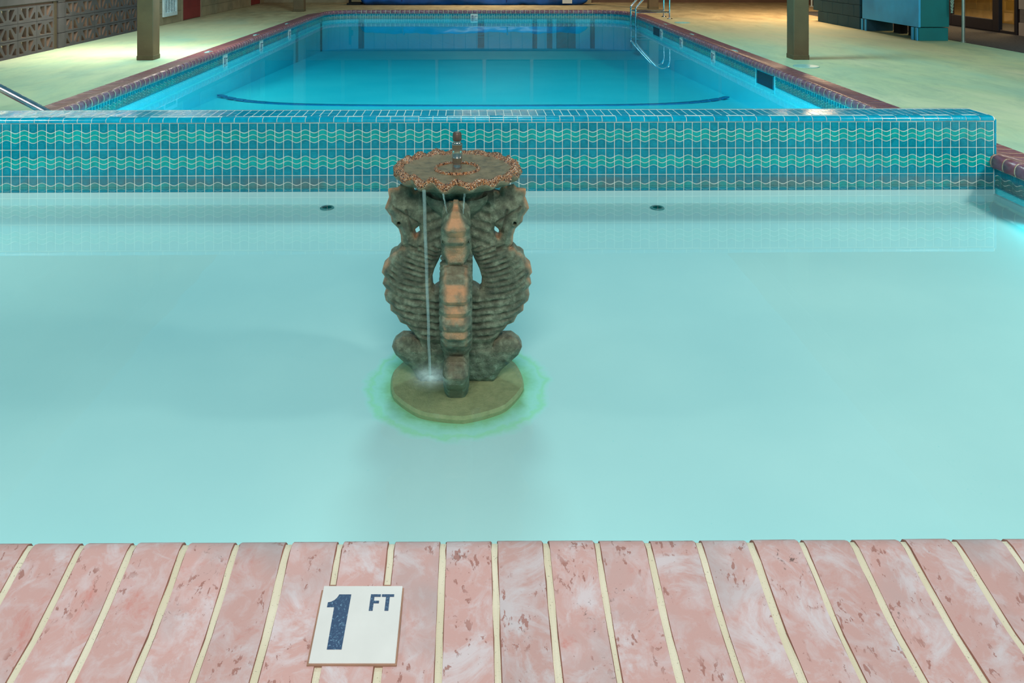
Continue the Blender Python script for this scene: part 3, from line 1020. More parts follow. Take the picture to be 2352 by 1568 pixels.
# bowl: ruffled rim with gravel crust
def bowl_mesh():
    prof = [(0.010, 0.489), (0.05, 0.489), (0.085, 0.489), (0.12, 0.488), (0.15, 0.488), (0.172, 0.490), (0.186, 0.494), (0.196, 0.500), (0.206, 0.505),
            (0.215, 0.503), (0.221, 0.496), (0.221, 0.486), (0.214, 0.476), (0.200, 0.466), (0.175, 0.455), (0.145, 0.445), (0.118, 0.438), (0.106, 0.432), (0.10, 0.420)]
    n = 216
    v, f, mi, edge_tan = [], [], [], []
    NL = 18
    for i, (r, z) in enumerate(prof):
        k_ = max(0, min(1, (r - 0.165) / 0.05)) ** 1.3
        for k in range(n):
            a = 2 * PI * k / n
            w = math.cos(NL * a + 1.2 * math.sin(2 * a + .4)) * (0.72 + 0.28 * math.sin(3 * a + 1))
            rr = r + k_ * (0.0075 * w)
            zz = z - k_ * 0.0105 * w
            if 5 <= i <= 12:
                nn = noise.noise((rr * math.cos(a) * 95, rr * math.sin(a) * 95, zz * 95))
                nn += 0.8 * noise.noise((rr * math.cos(a) * 240, rr * math.sin(a) * 240, zz * 240))
                rr += 0.0040 * nn * min(1, (i - 4) / 2); zz += 0.004 * nn
            v.append((rr * math.cos(a), rr * math.sin(a), zz)); edge_tan.append(0.3 * k_)
    for i in range(len(prof) - 1):
        for k in range(n):
            f.append((i * n + k, i * n + (k + 1) % n, (i + 1) * n + (k + 1) % n, (i + 1) * n + k))
            mi.append(1 if 6 <= i <= 10 else (0 if i < 6 else 2))
    f.append(tuple(range(n))[::-1]); mi.append(0)
    f.append(tuple((len(prof) - 1) * n + k for k in range(n))); mi.append(2)
    me = mesh('bowl', v, f, [STONE_B, CRUST, STONE], mi, True, {'edge_tan': edge_tan})
    bm = bmesh.new(); bm.from_mesh(me); bmesh.ops.recalc_face_normals(bm, faces=bm.faces[:]); bm.to_mesh(me); bm.free()
    return me
obj('bowl', bowl_mesh(), ftn, (0, 0, OZ))
n = 96
prof = [(0.069, 0.486), (0.070, 0.493), (0.073, 0.4965), (0.077, 0.4965), (0.080, 0.493), (0.082, 0.486)]
v = []
for i, (r, z) in enumerate(prof):
    for k in range(n):
        a = 2 * PI * k / n
        nn = noise.noise((r * math.cos(a) * 120, r * math.sin(a) * 120, z * 90))
        v.append(((r + 0.003 * nn) * math.cos(a), (r + 0.003 * nn) * math.sin(a), z + 0.003 * nn))
f = [(i * n + k, i * n + (k + 1) % n, (i + 1) * n + (k + 1) % n, (i + 1) * n + k) for i in range(len(prof) - 1) for k in range(n)]
obj('crusted_ring', mesh('crusted_ring', v, f, CRUST, smooth=True), ftn, (0, 0, OZ), label='raised pebbly ring inside the bowl')
obj('collar', MB().lathe([(0.030, 0.26), (0.052, 0.31), (0.085, 0.352), (0.104, 0.372), (0.113, 0.388), (0.115, 0.400), (0.110, 0.407), (0.100, 0.404), (0.094, 0.395),
                          (0.092, 0.405), (0.098, 0.418), (0.104, 0.432)], 64).mesh('collar', STONE, True), ftn, (0, 0, OZ))
obj('core', MB().lathe([(0.040, -0.22), (0.038, -0.1), (0.034, 0.05), (0.020, 0.11)], 32).mesh('core', STONE, True), ftn, (0, 0, OZ))
noz = obj('nozzle', MB().lathe([(0.016, 0.486), (0.016, 0.500), (0.0145, 0.503), (0.0145, 0.516), (0.0165, 0.519), (0.0165, 0.525), (0.0184, 0.5276), (0.0184, 0.530), (0.0176, 0.531),
                                (0.0176, 0.571), (0.0190, 0.573), (0.0190, 0.576), (0.0150, 0.579), (0.0130, 0.582), (0.0130, 0.590)], 32).mesh('nozzle', BRASS, True), ftn, (0, 0.0, OZ), label='metal pipe nozzle rising from the bowl')
obj('nozzle_cap', MB().lathe([(0.012, 0.587), (0.0150, 0.589), (0.0158, 0.592), (0.0158, 0.607), (0.0145, 0.611), (0.0140, 0.615), (0.010, 0.618), (0.003, 0.6185)], 28).mesh('nozzle_cap', DARKM, True), noz, label='dark cap')
n = 14
prof = [(0.20, -0.300), (0.228, -0.297), (0.236, -0.252), (0.230, -0.242), (0.10, -0.238)]
bd = MB()
v = []
for r, z in prof:
    for k in range(56):
        a = 2 * PI * k / 56
        fac_ = math.cos(PI / 10) / math.cos(((a + .2) % (2 * PI / 10)) - PI / 10)
        v.append((r * (0.55 + 0.45 * fac_) * math.cos(a) * 1.0, r * (0.55 + 0.45 * fac_) * math.sin(a), z))
bd.add(v, [(i * 56 + k, i * 56 + (k + 1) % 56, (i + 1) * 56 + (k + 1) % 56, (i + 1) * 56 + k) for i in range(4) for k in range(56)] + [tuple(4 * 56 + k for k in range(56))])
obj('base', bd.mesh('base', STONE_U), ftn, (0, 0, OZ), label='tan stone base slab under the water')

# falling water and splash
def stream(name, label, a, b_, r0, r1):
    pts = [Vector(a).lerp(Vector(b_), t / 10) + Vector((0.0008 * math.sin(t * 2.1), 0, 0)) for t in range(11)]
    rr = [r0 + (r1 - r0) * (t / 10) for t in range(11)]
    o = thing(name, label, 'water stream', me=MB().tube(pts, rr, 10).mesh(name, STREAM, True))
    return o
stream('water_stream', 'long thin stream of water falling from the left of the bowl to the pool', (-0.1705, 2.530, 0.478), (-0.152, 2.548, WATER_Z), 0.0060, 0.0044)
stream('water_stream', 'short trickle under the bowl rim to the right of centre', (-0.0394, 2.515, 0.470), (-0.0440, 2.53, 0.402), 0.0036, 0.0016)
stream('water_stream', 'faint short trickle under the bowl rim to the left of centre', (-0.108, 2.515, 0.470), (-0.096, 2.53, 0.404), 0.0032, 0.0014)
v, f, fo = [(0, 0, 0.004)], [], [0.75]
nr, na = 9, 28
for i in range(1, nr + 1):
    r = 0.085 * i / nr
    for k in range(na):
        a = 2 * PI * k / na
        v.append((r * math.cos(a), r * 1.15 * math.sin(a), 0.0035 * math.exp(-(i / 3) ** 2) + 0.0015)); fo.append(0.9 * math.exp(-((i / nr) * 2.0) ** 2))
for k in range(na):
    f.append((0, 1 + k, 1 + (k + 1) % na))
for i in range(nr - 1):
    for k in range(na):
        a = 1 + i * na
        f.append((a + k, a + na + k, a + na + (k + 1) % na, a + (k + 1) % na))
obj('splash', mesh('splash', v, f, FOAM, smooth=True, attrs={'foam': fo}), None, (-0.152, 2.548, WATER_Z), kind='stuff', label='white froth where the falling stream meets the pool')

# floor drains
for x, lab in ((-0.872, 'round dark floor drain under the divider wall, left of the fountain'), (1.052, 'round dark floor drain under the divider wall, right of the fountain')):
    d = thing('floor_drain', lab, 'drain', (x, 4.565, -0.237), group='drains in the shallow pool floor')
    obj('rim', MB().lathe([(0.026, 0), (0.027, 0.007), (0.037, 0.008), (0.041, 0.004), (0.041, 0.0)], 28, caps=False).mesh('drain_rim', simple('drain_grey', lin(80, 110, 110), .6)), d)
    obj('grate', MB().lathe([(0.001, 0.006), (0.030, 0.006)], 28).mesh('drain_grate', simple('drain_dark', lin(14, 60, 72), .6)), d)

# ------------------------------------------------------------------ skimmers, lids, markers
for y0, y1 in SK:
    s_ = obj('skimmer_opening', boxm('skimmer_opening', 0.0, 0.06, y0, y1, -0.19, -0.034, simple('skimmer_dark', lin(0, 44, 62), .5)), None, (xr((y0 + y1) / 2) + 0.034, 0, 0), kind='structure')
    fr = MB()
    fr.box(-0.008, 0.004, y0 - .01, y1 + .01, -0.045, -0.034).box(-0.008, 0.004, y0 - .01, y0, -0.19, -0.034).box(-0.008, 0.004, y1, y1 + .01, -0.19, -0.034)
    obj('skimmer_frame', fr.mesh('skimmer_frame', T_DARK), s_)
for (x, y, lab) in ((3.665, 8.72, 'round pale skimmer lid on the deck in front of the right column'), (3.78, 14.4, 'round pale skimmer lid on the deck by the pool ladder')):
    l = thing('skimmer_lid', lab, 'lid', (x, y, 0.0), group='skimmer lids beside the pool')
    obj('plate', MB().lathe([(0.138, 0), (0.138, 0.006), (0.132, 0.009), (0.05, 0.010), (0.03, 0.0095)], 40).mesh('lid_plate', LID), l)
    obj('finger_tab', boxm('finger_tab', -0.02, 0.02, -0.05, -0.03, 0.009, 0.016, LID, 0.002), l)

def ink_strokes(scale):
    return None
# white depth tiles set flush in the coping top
def coping_marker(x, y, lab):
    o = thing('coping_marker', lab, 'sign', (x, y, 0.012), group='pale depth tiles in the side coping')
    obj('tile', boxm('coping_marker_tile', -0.075, 0.075, -0.075, 0.075, -0.005, 0.003, FIBRE, 0.001), o)
    obj('mark', MB().box(-0.045, -0.015, -0.05, 0.05, 0.002, 0.0036).box(0.01, 0.055, 0.01, 0.022, 0.002, 0.0036).box(0.01, 0.022, -0.02, 0.05, 0.002, 0.0036).mesh('coping_mark', INK), o)
for x, y, lab in ((-3.36, 9.95, 'pale depth tile in the left coping, nearest of three'), (-3.36, 12.1, 'pale depth tile in the left coping, middle of three'),
                  (-3.36, 14.1, 'pale depth tile in the left coping, farthest of three'),
                  (3.27, 10.1, 'pale depth tile in the right coping, nearest of three'), (3.29, 12.2, 'pale depth tile in the right coping, middle of three'),
                  (3.31, 14.0, 'pale depth tile in the right coping, farthest of three')):
    coping_marker(x, y, lab)
def wall_marker(x, y, ang, lab):
    o = thing('wall_marker', lab, 'sign', (x, y, -0.110), ang, group='white depth tiles in the waterline band')
    obj('tile', boxm('wall_marker_tile', -0.078, 0.078, -0.006, 0.01, -0.078, 0.078, SIGNW, 0.001), o)
    obj('mark', MB().box(-0.055, -0.015, -0.0075, -0.005, -0.045, -0.03).box(-0.055, -0.04, -0.0075, -0.005, -0.045, 0.04).box(-0.055, -0.015, -0.0075, -0.005, 0.028, 0.04)
        .box(-0.03, -0.015, -0.0075, -0.005, -0.045, 0.04).box(0.01, 0.022, -0.0075, -0.005, -0.03, 0.03).box(0.01, 0.04, -0.0075, -0.005, 0.018, 0.03).box(0.045, 0.07, -0.0075, -0.005, 0.018, 0.03).mesh('wall_mark', INK), o)
for px, lab in ((517, 'white depth tile above the waterline on the left pool wall, nearest'), (600, 'white depth tile above the waterline on the left pool wall, middle'), (665, 'white depth tile above the waterline on the left pool wall, farthest')):
    wall_marker(XL - 0.028, -(XL - .03) * FPX / (VX - px), PI / 2, lab)
for px, lab in ((1645, 'white depth tile above the waterline on the right pool wall, nearest'), (1568, 'white depth tile above the waterline on the right pool wall, middle'), (1520, 'white depth tile above the waterline on the right pool wall, farthest')):
    yy = 3.2 * FPX / (px - VX)
    wall_marker(xr(yy) + 0.028, yy, -PI / 2, lab)
wall_marker(-0.057, YF + 0.028, 0, 'white depth tile in the middle of the far pool wall')

# ------------------------------------------------------------------ ladder
lad = thing('pool_ladder', 'chrome pool ladder with two curved rails at the far right of the big pool', 'ladder', (3.1, 15.5, 0))
for yy in (-0.24, 0.24):
    pts = bezier([(0.0, yy, -0.62), (0.0, yy, 0.05), (0.0, yy, 0.17), (0.03, yy, 0.25), (0.30, yy, 0.55), (0.42, yy, 0.67), (0.52, yy, 0.71), (0.62, yy, 0.66), (0.66, yy, 0.55), (0.66, yy, 0.40), (0.66, yy, 0.0)], 6)
    ra = obj('rail', MB().tube(pts, 0.020, 12).mesh('rail', CHROME, True), lad)
    obj('crossbar', MB().tube([(0.0, yy, 0.135), (0.66, yy, 0.13)], 0.018, 12).mesh('crossbar', CHROME, True), ra)
    obj('flange', MB().lathe([(0.055, 0.0), (0.055, 0.008), (0.03, 0.02), (0.021, 0.022)], 20).mesh('flange', CHROME, True), ra, (0.66, yy, 0.0))
for z in (-0.2, -0.45):
    obj('tread', boxm('tread', -0.05, 0.05, -0.23, 0.23, z, z + 0.03, CHROME, 0.005), lad)

# handrail at the left, dropping into the corner of the big pool
hp = bezier([(-4.15, 5.16, 0.0), (-4.15, 5.16, 0.55), (-4.02, 5.13, 0.80), (-3.72, 5.10, 0.70), (-3.10, 5.06, 0.392), (-2.60, 5.03, 0.142), (-2.42, 5.02, 0.02), (-2.38, 5.02, -0.40)], 8)
hr = thing('handrail', 'thick steel handrail sloping down into the big pool behind the divider wall', 'handrail', (0, 0, 0))
obj('rail', MB().tube(hp, 0.024, 20).mesh('handrail_tube', STEEL, True), hr)
obj('flange', MB().lathe([(0.06, 0.0), (0.06, 0.01), (0.03, 0.02)], 20).mesh('handrail_flange', CHROME, True), hr, (-4.15, 5.16, 0))

# ------------------------------------------------------------------ columns
def column(x0, x1, y0, y1, name, lab_base=0.10):
    o = empty(name, ((x0 + x1) / 2, (y0 + y1) / 2, 0), kind='structure')
    w, d = (x1 - x0) / 2, (y1 - y0) / 2
    obj('shaft', boxm('column_shaft', -w, w, -d, d, 0.0, 2.62, COLM, 0.006), o)
    bm_ = MB().box(-w - .004, w + .004, -d - .004, d + .004, 0.0, 0.055, 0, 0.004)
    obj('foot', bm_.mesh('column_foot', simple('column_grime', lin(92, 80, 56), .8, bmp=.4)), o)
column(-4.007, -3.818, 9.24, 9.44, 'column')
column(3.758, 3.937, 9.285, 9.50, 'column')
column(-4.04, -3.81, 17.25, 17.46, 'column')
column(3.98, 4.20, 18.1, 18.3, 'column')
column(-4.02, -3.82, 2.2, 2.4, 'column')
column(3.80, 4.0, 0.9, 1.1, 'column')

# ------------------------------------------------------------------ left wall: screen blocks, pilaster, plain blocks
WX = -5.567
def holed_block():
    w, h, t = 0.4064 - 0.005, 0.2038 - 0.005, 0.055
    outer = [Vector((-w / 2, 0)), Vector((w / 2, 0)), Vector((w / 2, h)), Vector((-w / 2, h))]
    hs = []
    for s_ in (-1, 1):
        hs.append([(s_ * 0.135, 0.176), (s_ * 0.022, 0.176), (s_ * 0.024, 0.060), (s_ * 0.050, 0.052)])
        hs.append([(s_ * 0.172, 0.030), (s_ * 0.172, 0.112), (s_ * 0.150, 0.112), (s_ * 0.078, 0.036)])
    verts = list(outer); edges = [(i, (i + 1) % 4) for i in range(4)]
    loops = [list(range(4))]
    for hh in hs:
        b0 = len(verts)
        verts += [Vector(p) for p in hh]
        edges += [(b0 + i, b0 + (i + 1) % 4) for i in range(4)]
        loops.append([b0 + i for i in range(4)])
    V, E, F, ov, _, _ = delaunay_2d_cdt(verts, edges, [], 0, 1e-7)
    def ins(c, P):
        r = False
        for i in range(len(P)):
            a, b_ = P[i], P[(i + 1) % len(P)]
            if (a[1] > c[1]) != (b_[1] > c[1]) and c[0] < (b_[0] - a[0]) * (c[1] - a[1]) / (b_[1] - a[1]) + a[0]:
                r = not r
        return r
    mb = MB()
    n = len(V)
    vv = [(0.0, p[0], p[1]) for p in V] + [(-t, p[0], p[1]) for p in V]
    ff, mm = [], []
    for t_ in F:
        c = sum((V[i] for i in t_), Vector((0, 0))) / len(t_)
        if any(ins(c, hh) for hh in hs):
            continue
        ff += [tuple(t_), tuple(i + n for i in reversed(t_))]; mm += [0, 0]
    om = {s: i for i, src in enumerate(ov) for s in src}
    for li, L in enumerate(loops):
        for i in range(len(L)):
            a, b_ = om[L[i]], om[L[(i + 1) % len(L)]]
            ff.append((a, b_, b_ + n, a + n)); mm.append(0 if li == 0 else 1)
    me = mesh('screen_block', vv, ff, [SCREEN, SCREEN_IN], mm)
    bm = bmesh.new(); bm.from_mesh(me); bmesh.ops.recalc_face_normals(bm, faces=bm.faces[:]); bm.to_mesh(me); bm.free()
    return me
hb = holed_block()
wall_l = empty('wall_left', (WX, 12, 0), kind='structure')
def lobj(name, me, y, z, flip=False, **kw):
    o = obj(name, me, wall_l, (0, y - 12, z), (PI if flip else 0, 0, 0), **kw)
    return o
BH, BW = 0.2038, 0.4064
for y0, nb in ((10.32 - 10 * BW, 10), (10.60, 6)):
    for r in range(3):
        for i in range(nb):
            yc = y0 + BW * (i + .5)
            if r == 1:
                lobj('screen_block', hb, yc, BH * 2 - 0.0045, True)
            else:
                lobj('screen_block', hb, yc, BH * r, False)
pb = boxm('pilaster_block', -0.12, 0.012, 0, 0.17, 0, BH - 0.006, SCREEN, 0.004)
for r in range(4):
    lobj('pilaster_block', pb, 10.41, BH * r)
lobj('gap_strip', boxm('gap_strip', -0.1, -0.01, 0, 0.09, 0, 0.9, simple('gap_dark', lin(66, 56, 42), .7)), 10.32, 0)  # added dark strip standing in for the shaded gap beside the pilaster
lobj('cap_beam', boxm('cap_beam', -0.14, 0.02, 6.5 - 12, 13.06 - 12, 0.635, 1.02, SCREEN, 0.006), 12, 0)
lobj('shade_strip', boxm('shade_strip', -0.13, -0.02, 6.5 - 12, 13.06 - 12, 0.600, 0.64, simple('shade_brown', lin(84, 62, 50), .8)), 12, 0)  # shade of the gap under the beam, painted as a brown strip
# cream lit wall seen through the screen
obj('wall_behind_screen', boxm('wall_behind_screen', -6.12, -6.02, 6.0, 13.06, 0, 2.6, CREAMW), kind='structure')
bb = boxm('beige_block', -0.10, 0.0, 0.0025, BW - 0.0025, 0.0025, BH - 0.0025, BEIGE, 0.003)
bbh = boxm('beige_half_block', -0.10, 0.0, 0.0025, BW / 2 - 0.0025, 0.0025, BH - 0.0025, BEIGE, 0.003)
lobj('mortar', boxm('mortar', -0.12, -0.006, 13.07 - 12, 20.6 - 12, 0, 1.02, simple('mortar_beige', lin(104, 94, 76), .9)), 12, 0)
DOORS = [(14.80, 15.80), (19.25, 20.15)]
for r in range(5):
    y = 13.07 - (BW / 2 if r % 2 else 0)
    while y < 20.5:
        a, b_ = max(y, 13.07), min(y + BW, 20.6)
        ok = True
        for d0, d1 in DOORS:
            if b_ > d0 and a < d1:
                if a < d0 - 0.03: b_ = min(b_, d0)
                elif b_ > d1 + 0.03: a = max(a, d1)
                else: ok = False
        if ok and b_ - a > 0.04:
            if abs(b_ - a - BW) < 0.01:
                lobj('block', bb, a, BH * r)
            else:
                lobj('block', boxm('cut_block', -0.10, 0.0, 0.0025, b_ - a - 0.0025, 0.0025, BH - 0.0025, BEIGE, 0.003), a, BH * r)
        y += BW
lobj('upper_wall', boxm('upper_wall', -0.14, 0.0, 13.06 - 12, 20.6 - 12, 1.24, 2.6, BEIGE), 12, 0)
lobj('upper_wall', boxm('upper_wall_screen', -0.14, 0.0, 6.5 - 12, 13.06 - 12, 2.0, 2.6, SCREEN), 12, 0)
lobj('sill_rail', boxm('sill_rail', -0.14, 0.03, 13.06 - 12, 20.6 - 12, 1.02, 1.24, SOFFIT, 0.005), 12, 0)
for k, (d0, d1) in enumerate(DOORS):
    d = thing('door', ('dark red door in the left block wall beside the white vent', 'dark red door at the far end of the left wall')[k], 'door', (WX + 0.004, d0, 0.012), group='red doors in the left wall')
    obj('leaf', boxm('door_leaf', -0.05, 0.0, 0.02, d1 - d0 - 0.02, 0.0, 2.05, RED, 0.003), d)
    obj('kick_plate', boxm('kick_plate', 0.0, 0.004, 0.04, d1 - d0 - 0.04, 0.02, 0.22, RED, 0.001), d)
    obj('frame', MB().box(-0.06, 0.012, -0.02, 0.02, -0.01, 2.1).box(-0.06, 0.012, d1 - d0 - .02, d1 - d0 + .02, -0.01, 2.1).mesh('door_frame', BEIGE), d)
vt = thing('wall_vent', 'white louvred vent panel on the left wall beyond the left column', 'vent', (WX, 13.87, 0.142))
VW, VH = 0.62, 1.15
obj('frame', MB().box(0, 0.035, 0, 0.06, 0, VH, 0, .003).box(0, 0.035, VW - .06, VW, 0, VH, 0, .003).box(0, 0.035, .06, VW - .06, 0, 0.07, 0, .003).box(0, 0.035, .06, VW - .06, VH - .07, VH, 0, .003).mesh('vent_frame', WHITE), vt)
obj('backing', boxm('vent_backing', 0, 0.006, 0.05, VW - .05, 0.05, VH - .05, simple('vent_shade', lin(110, 150, 165), .6)), vt)
sl = MB().add([(0.006, 0.06, 0.0), (0.006, VW - .06, 0.0), (0.026, VW - .06, -0.018), (0.026, 0.06, -0.018), (0.006, 0.06, 0.005), (0.006, VW - .06, 0.005), (0.026, VW - .06, -0.013), (0.026, 0.06, -0.013)],
              [(0, 1, 2, 3), (7, 6, 5, 4), (3, 2, 6, 7), (0, 4, 5, 1)]).mesh('vent_slat', WHITE)
for i in range(38):
    obj('slat', sl, vt, (0, 0, 0.09 + i * 0.0265))
for i in range(1, 4):
    obj('mullion', boxm('vent_mullion', 0.02, 0.030, -0.006, 0.006, 0.06, VH - .06, WHITE), vt, (0, 0.06 + i * (VW - .12) / 4, 0))

# ------------------------------------------------------------------ far wall
FWY = 20.6
wf = empty('wall_far', (0, FWY, 0), kind='structure')
obj('backing', boxm('far_backing', -6.0, 9.0, 0.03, 0.2, 0, 2.6, BROWN), wf)
bd_ = boxm('board', 0.004, 0.296, 0.0, 0.03, 0.09, 1.0, BROWN, 0.003)
for i in range(50):
    obj('board', bd_, wf, (-6.0 + i * 0.3, random.uniform(-.004, .004), 0))
obj('curb', boxm('far_curb', -6.0, 3.0, -0.10, 0.02, 0, 0.085, BEIGE, 0.006), wf)
obj('sill_rail', boxm('far_sill', -6.0, 9.0, -0.06, 0.03, 1.0, 1.22, SOFFIT, 0.005), wf)
for i in range(12):
    obj('window_pane', boxm('window_pane', -5.95 + i * 1.24, -5.95 + i * 1.24 + 1.14, -0.005, 0.03, 1.26, 2.35, GLASSD, 0.002), wf)

# rolled pool cover
rc = thing('pool_cover', 'bright blue tarpaulin pool cover bundled in a roll beyond the far pool end', 'pool cover', (0, 19.72, 0))
v, f = [], []
nx, na = 120, 28
for i in range(nx + 1):
    x = -2.92 + 5.72 * i / nx
    e = min(1, i / 3, (nx - i) / 5)
    for k in range(na):
        a = 2 * PI * k / na
        fl = noise.noise((x * 1.3, math.cos(a) * 0.8, math.sin(a) * 0.8)) * 0.07 + noise.noise((x * 5, math.cos(a) * 2 + 3, math.sin(a) * 2)) * 0.03
        r = (0.24 + fl) * (0.35 + 0.65 * e ** 0.5)
        v.append((x, r * 1.15 * math.cos(a), max(0.0, 0.21 + r * math.sin(a))))
f = [(i * na + k, i * na + (k + 1) % na, (i + 1) * na + (k + 1) % na, (i + 1) * na + k) for i in range(nx) for k in range(na)] + [tuple(range(na))[::-1], tuple(nx * na + k for k in range(na))]
me = mesh('cover_roll', v, f, BLUE, smooth=True)
obj('roll', me, rc)
tg = obj('tag', boxm('cover_tag', 2.12, 2.36, -0.36, -0.345, 0.05, 0.19, SIGNW, 0.002), rc, (0, 0.03, 0), label='small white tag with a red line')
obj('line', boxm('tag_line', 2.15, 2.33, -0.3625, -0.360, 0.145, 0.155, RED), tg)
for x in (-1.85, 0.75):
    ring_ = [(x + .02 * math.sin(t), 0.30 * math.cos(t), 0.235 + 0.26 * math.sin(t)) for t in [2 * PI * k / 24 for k in range(25)] ]
    obj('strap', MB().tube(ring_, 0.012, 6).mesh('strap', simple('strap_navy', lin(0, 40, 120), .6), True), rc)
rl = thing('cover_reel_stand', 'dark metal stand at the left end of the blue pool cover', 'stand', (-3.2, 19.8, 0))
obj('post', boxm('reel_post', -0.03, 0.03, -0.03, 0.03, 0, 0.75, BLACK, 0.004), rl)
obj('foot', boxm('reel_foot', -0.04, 0.30, -0.28, 0.28, 0.0, 0.05, BLACK, 0.006), rl)
obj('hub', MB().lathe([(0.07, 0), (0.07, 0.04), (0.03, 0.05)], 16).mesh('reel_hub', BLACK, True), rl, (0.03, 0, 0.45), (0, PI / 2, 0))
pz = thing('deck_pole', 'thin white pole standing on the far deck to the right', 'pole', (8.12, 19.0, 0))
obj('shaft', MB().tube([(0, 0, 0), (0, 0, 2.6)], 0.02, 12).mesh('pole_shaft', WHITE, True), pz)
obj('foot', MB().lathe([(0.05, 0), (0.05, 0.01), (0.02, 0.02)], 16).mesh('pole_foot', WHITE, True), pz)

# ------------------------------------------------------------------ right side
ct = thing('service_counter', 'blue and teal painted counter on block feet standing on the right deck', 'counter', (6.4, 11.35, 0))
obj('front_panel', boxm('front_panel', 0.0, 0.03, 0.0, 1.66, 0.195, 1.05, PANEL, 0.002), ct, label='bright blue front panel')
obj('end_panel', boxm('end_panel', 0.03, 0.44, -0.002, 0.05, 0.200, 1.05, TEAL, 0.002), ct, (0.0, 0, 0), label='teal end panel')
obj('top', boxm('counter_top', -0.03, 0.50, -0.04, 1.70, 1.05, 1.10, TEAL, 0.004), ct)
obj('body', boxm('counter_body', 0.03, 0.43, 0.05, 1.66, 0.215, 1.05, TEAL_D), ct)
for (x, y, w_, d_, mt) in ((0.005, 0.0, 0.425, 0.20, TEAL), (0.0, 1.50, 0.43, 0.20, TEAL_D)):
    ft = obj('foot', boxm('counter_foot', x, x + w_, y, y + d_, 0, 0.188, mt, 0.005), ct)
    for k in range(2):
        obj('rib', boxm('foot_rib', -0.010, 0.008, y + 0.02 + k * .115, y + 0.07 + k * .115, 0.0, 0.186, PANEL, 0.003), ft)
for k, (y, w_) in enumerate(((0.62, .2), (1.05, .2))):
    obj('inner_foot', boxm('inner_foot', 0.30, 0.42, y, y + w_, 0, 0.188, BLACK, 0.003), ct)
pier = thing('block_pier', 'dark teal painted block pier behind the blue counter', 'pier', (6.40, 13.10, 0))
pbk = boxm('pier_block', 0, 0.30, 0.0, 0.397, 0, BH - 0.005, TEAL_D, 0.004)
pbh = boxm('pier_half_block', 0, 0.30, 0.0, 0.195, 0, BH - 0.005, TEAL_D, 0.004)
for r in range(5):
    off_ = 0 if r % 2 == 0 else -0.2
    for i in range(5):
        y = i * 0.402 + off_
        if y < 0:
            obj('block', pbh, pier, (0, 0, BH * r))
        elif y + .4 < 1.85:
            obj('block', pbk, pier, (0, y, BH * r))
gp_ = thing('galvanized_pole', 'galvanized steel pole beside the teal end of the counter', 'pole', (6.935, 11.17, 0))
obj('shaft', MB().tube([(0, 0, 0), (0, 0, 2.6)], 0.022, 16).mesh('galv_shaft', GALV, True), gp_)
obj('foot', MB().lathe([(0.034, 0), (0.034, 0.012), (0.022, 0.014)], 16).mesh('galv_foot', GALV, True), gp_)
rope = thing('rope', 'pale braided rope loop hanging at the teal end of the counter', 'rope', (0, 0, 0))
for s_ in (0, PI):
    pts = []
    for k in range(90):
        t = k / 89
        x = 6.846 + 0.055 * (2 * t - 1) + 0.008 * math.sin(t * 9)
        z = 0.405 + 0.85 * abs(2 * t - 1) ** 1.1 if True else 0
        pts.append((x + 0.008 * math.cos(k * 1.1 + s_), 11.28 + 0.008 * math.sin(k * 1.1 + s_), z))
    obj('strand', MB().tube(pts, 0.0085, 6).mesh('rope_strand', ROPE, True), rope)
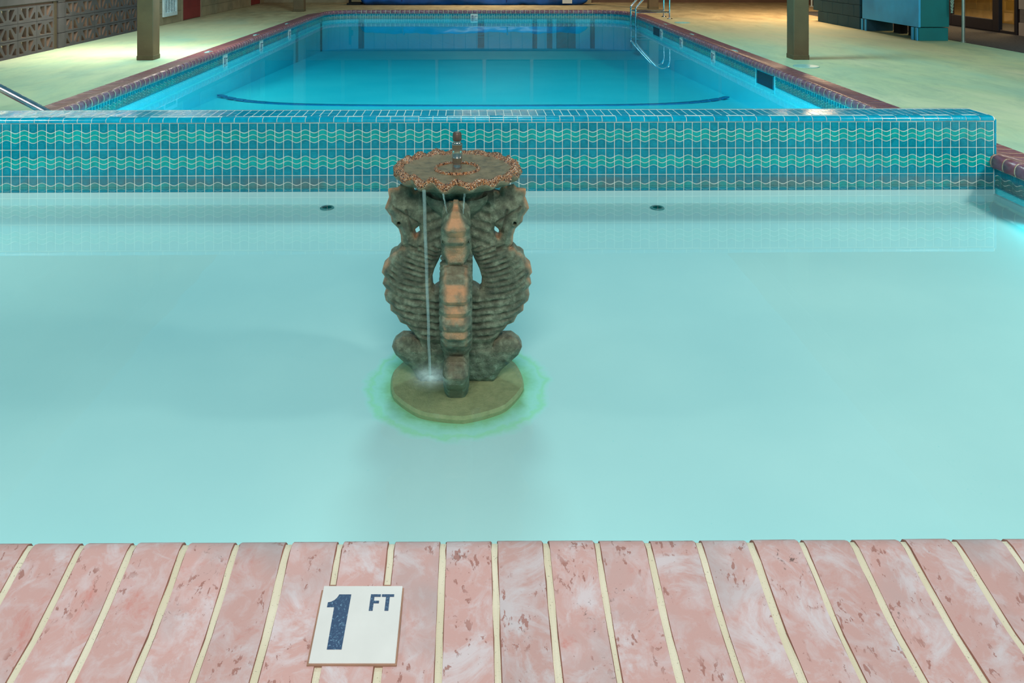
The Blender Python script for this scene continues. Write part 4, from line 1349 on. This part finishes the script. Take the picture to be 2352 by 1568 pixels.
# right wall with glazed door
RX = 8.35
wr = empty('wall_right', (RX, 0, 0), kind='structure')
lb = boxm('lilac_block', 0, 0.15, 0.0025, BW - .0025, 0.0025, BH - .0025, LILAC, 0.003)
for r in range(5):
    for i in range(18):
        y = 12.08 - BW * (i + 1) + (BW / 2 if r % 2 else 0)
        if r % 2 and i == 0:
            continue
        obj('block', lb, wr, (0, y, BH * r))
obj('mortar', boxm('right_mortar', 0.006, 0.16, 4.6, 12.06, 0, 1.02, simple('mortar_lilac', lin(110, 104, 104), .9)), wr)
obj('upper_wall', boxm('right_upper', 0, 0.16, 4.6, 21, 2.2, 2.6, LILAC), wr)
obj('upper_wall', boxm('right_mid', 0, 0.16, 4.6, 12.08, 1.02, 2.2, LILAC), wr)
obj('end_wall', boxm('right_end', 0, 0.16, 14.2, 21, 0, 2.2, BROWN), wr)
dr = thing('glazed_door', 'dark framed glass door with yellow lit blocks behind it, at the right', 'door', (RX, 12.12, 0))
obj('frame', MB().box(0.0, 0.08, 0.0, 0.06, 0, 2.2, 0, .004).box(0.0, 0.08, 1.94, 2.06, 0, 2.2, 0, .004).box(0.0, 0.08, 0.06, 1.94, 2.1, 2.2, 0, .004).box(0, .08, .06, 1.94, 0, .05, 0, .004).mesh('glazed_frame', DARK), dr)
lf = obj('leaf', MB().box(-0.01, 0.05, 0.40, 0.56, 0.02, 2.1, 0, .004).box(-0.01, 0.05, 1.66, 1.86, 0.02, 2.1, 0, .004).box(-0.01, 0.05, 0.56, 1.66, 0.02, 0.20, 0, .004).box(-0.01, 0.05, 0.56, 1.66, 1.95, 2.1, 0, .004).mesh('door_leaf_frame', DARK), dr)
obj('glass', boxm('door_glass', 0.018, 0.024, 0.56, 1.66, 0.20, 1.95, GLASS), lf)
obj('side_glass', boxm('side_glass', 0.03, 0.036, 0.06, 0.40, 0.05, 2.1, GLASS), dr)
yw = empty('wall_hallway', (9.6, 0, 0), kind='structure')
yb = boxm('yellow_block', 0, 0.15, 0.0025, BW - .0025, 0.0025, BH - .0025, YELLOW, 0.003)
for r in range(4):
    for i in range(10):
        obj('block', yb, yw, (0, 11.6 + BW * i - (BW / 2 if r % 2 else 0), BH * r))
obj('backing', boxm('yellow_backing', 0.006, 0.2, 11.2, 15.8, 0, 2.6, YELLOW), yw)

# roof over the side decks and the far end, open above the pools
rf = MB()
rf.box(-6.7, -3.72, 3.0, 21.0, 2.62, 2.80).box(3.62, 9.9, 3.0, 21.0, 2.62, 2.80).box(-3.72, 3.62, 18.0, 21.0, 2.62, 2.80)
rf.box(-3.80, -3.72, 3.0, 18.0, 2.40, 2.62).box(3.62, 3.70, 3.0, 18.0, 2.40, 2.62).box(-3.72, 3.62, 17.95, 18.0, 2.40, 2.62)
obj('ceiling', rf.mesh('ceiling', SOFFIT), kind='structure')
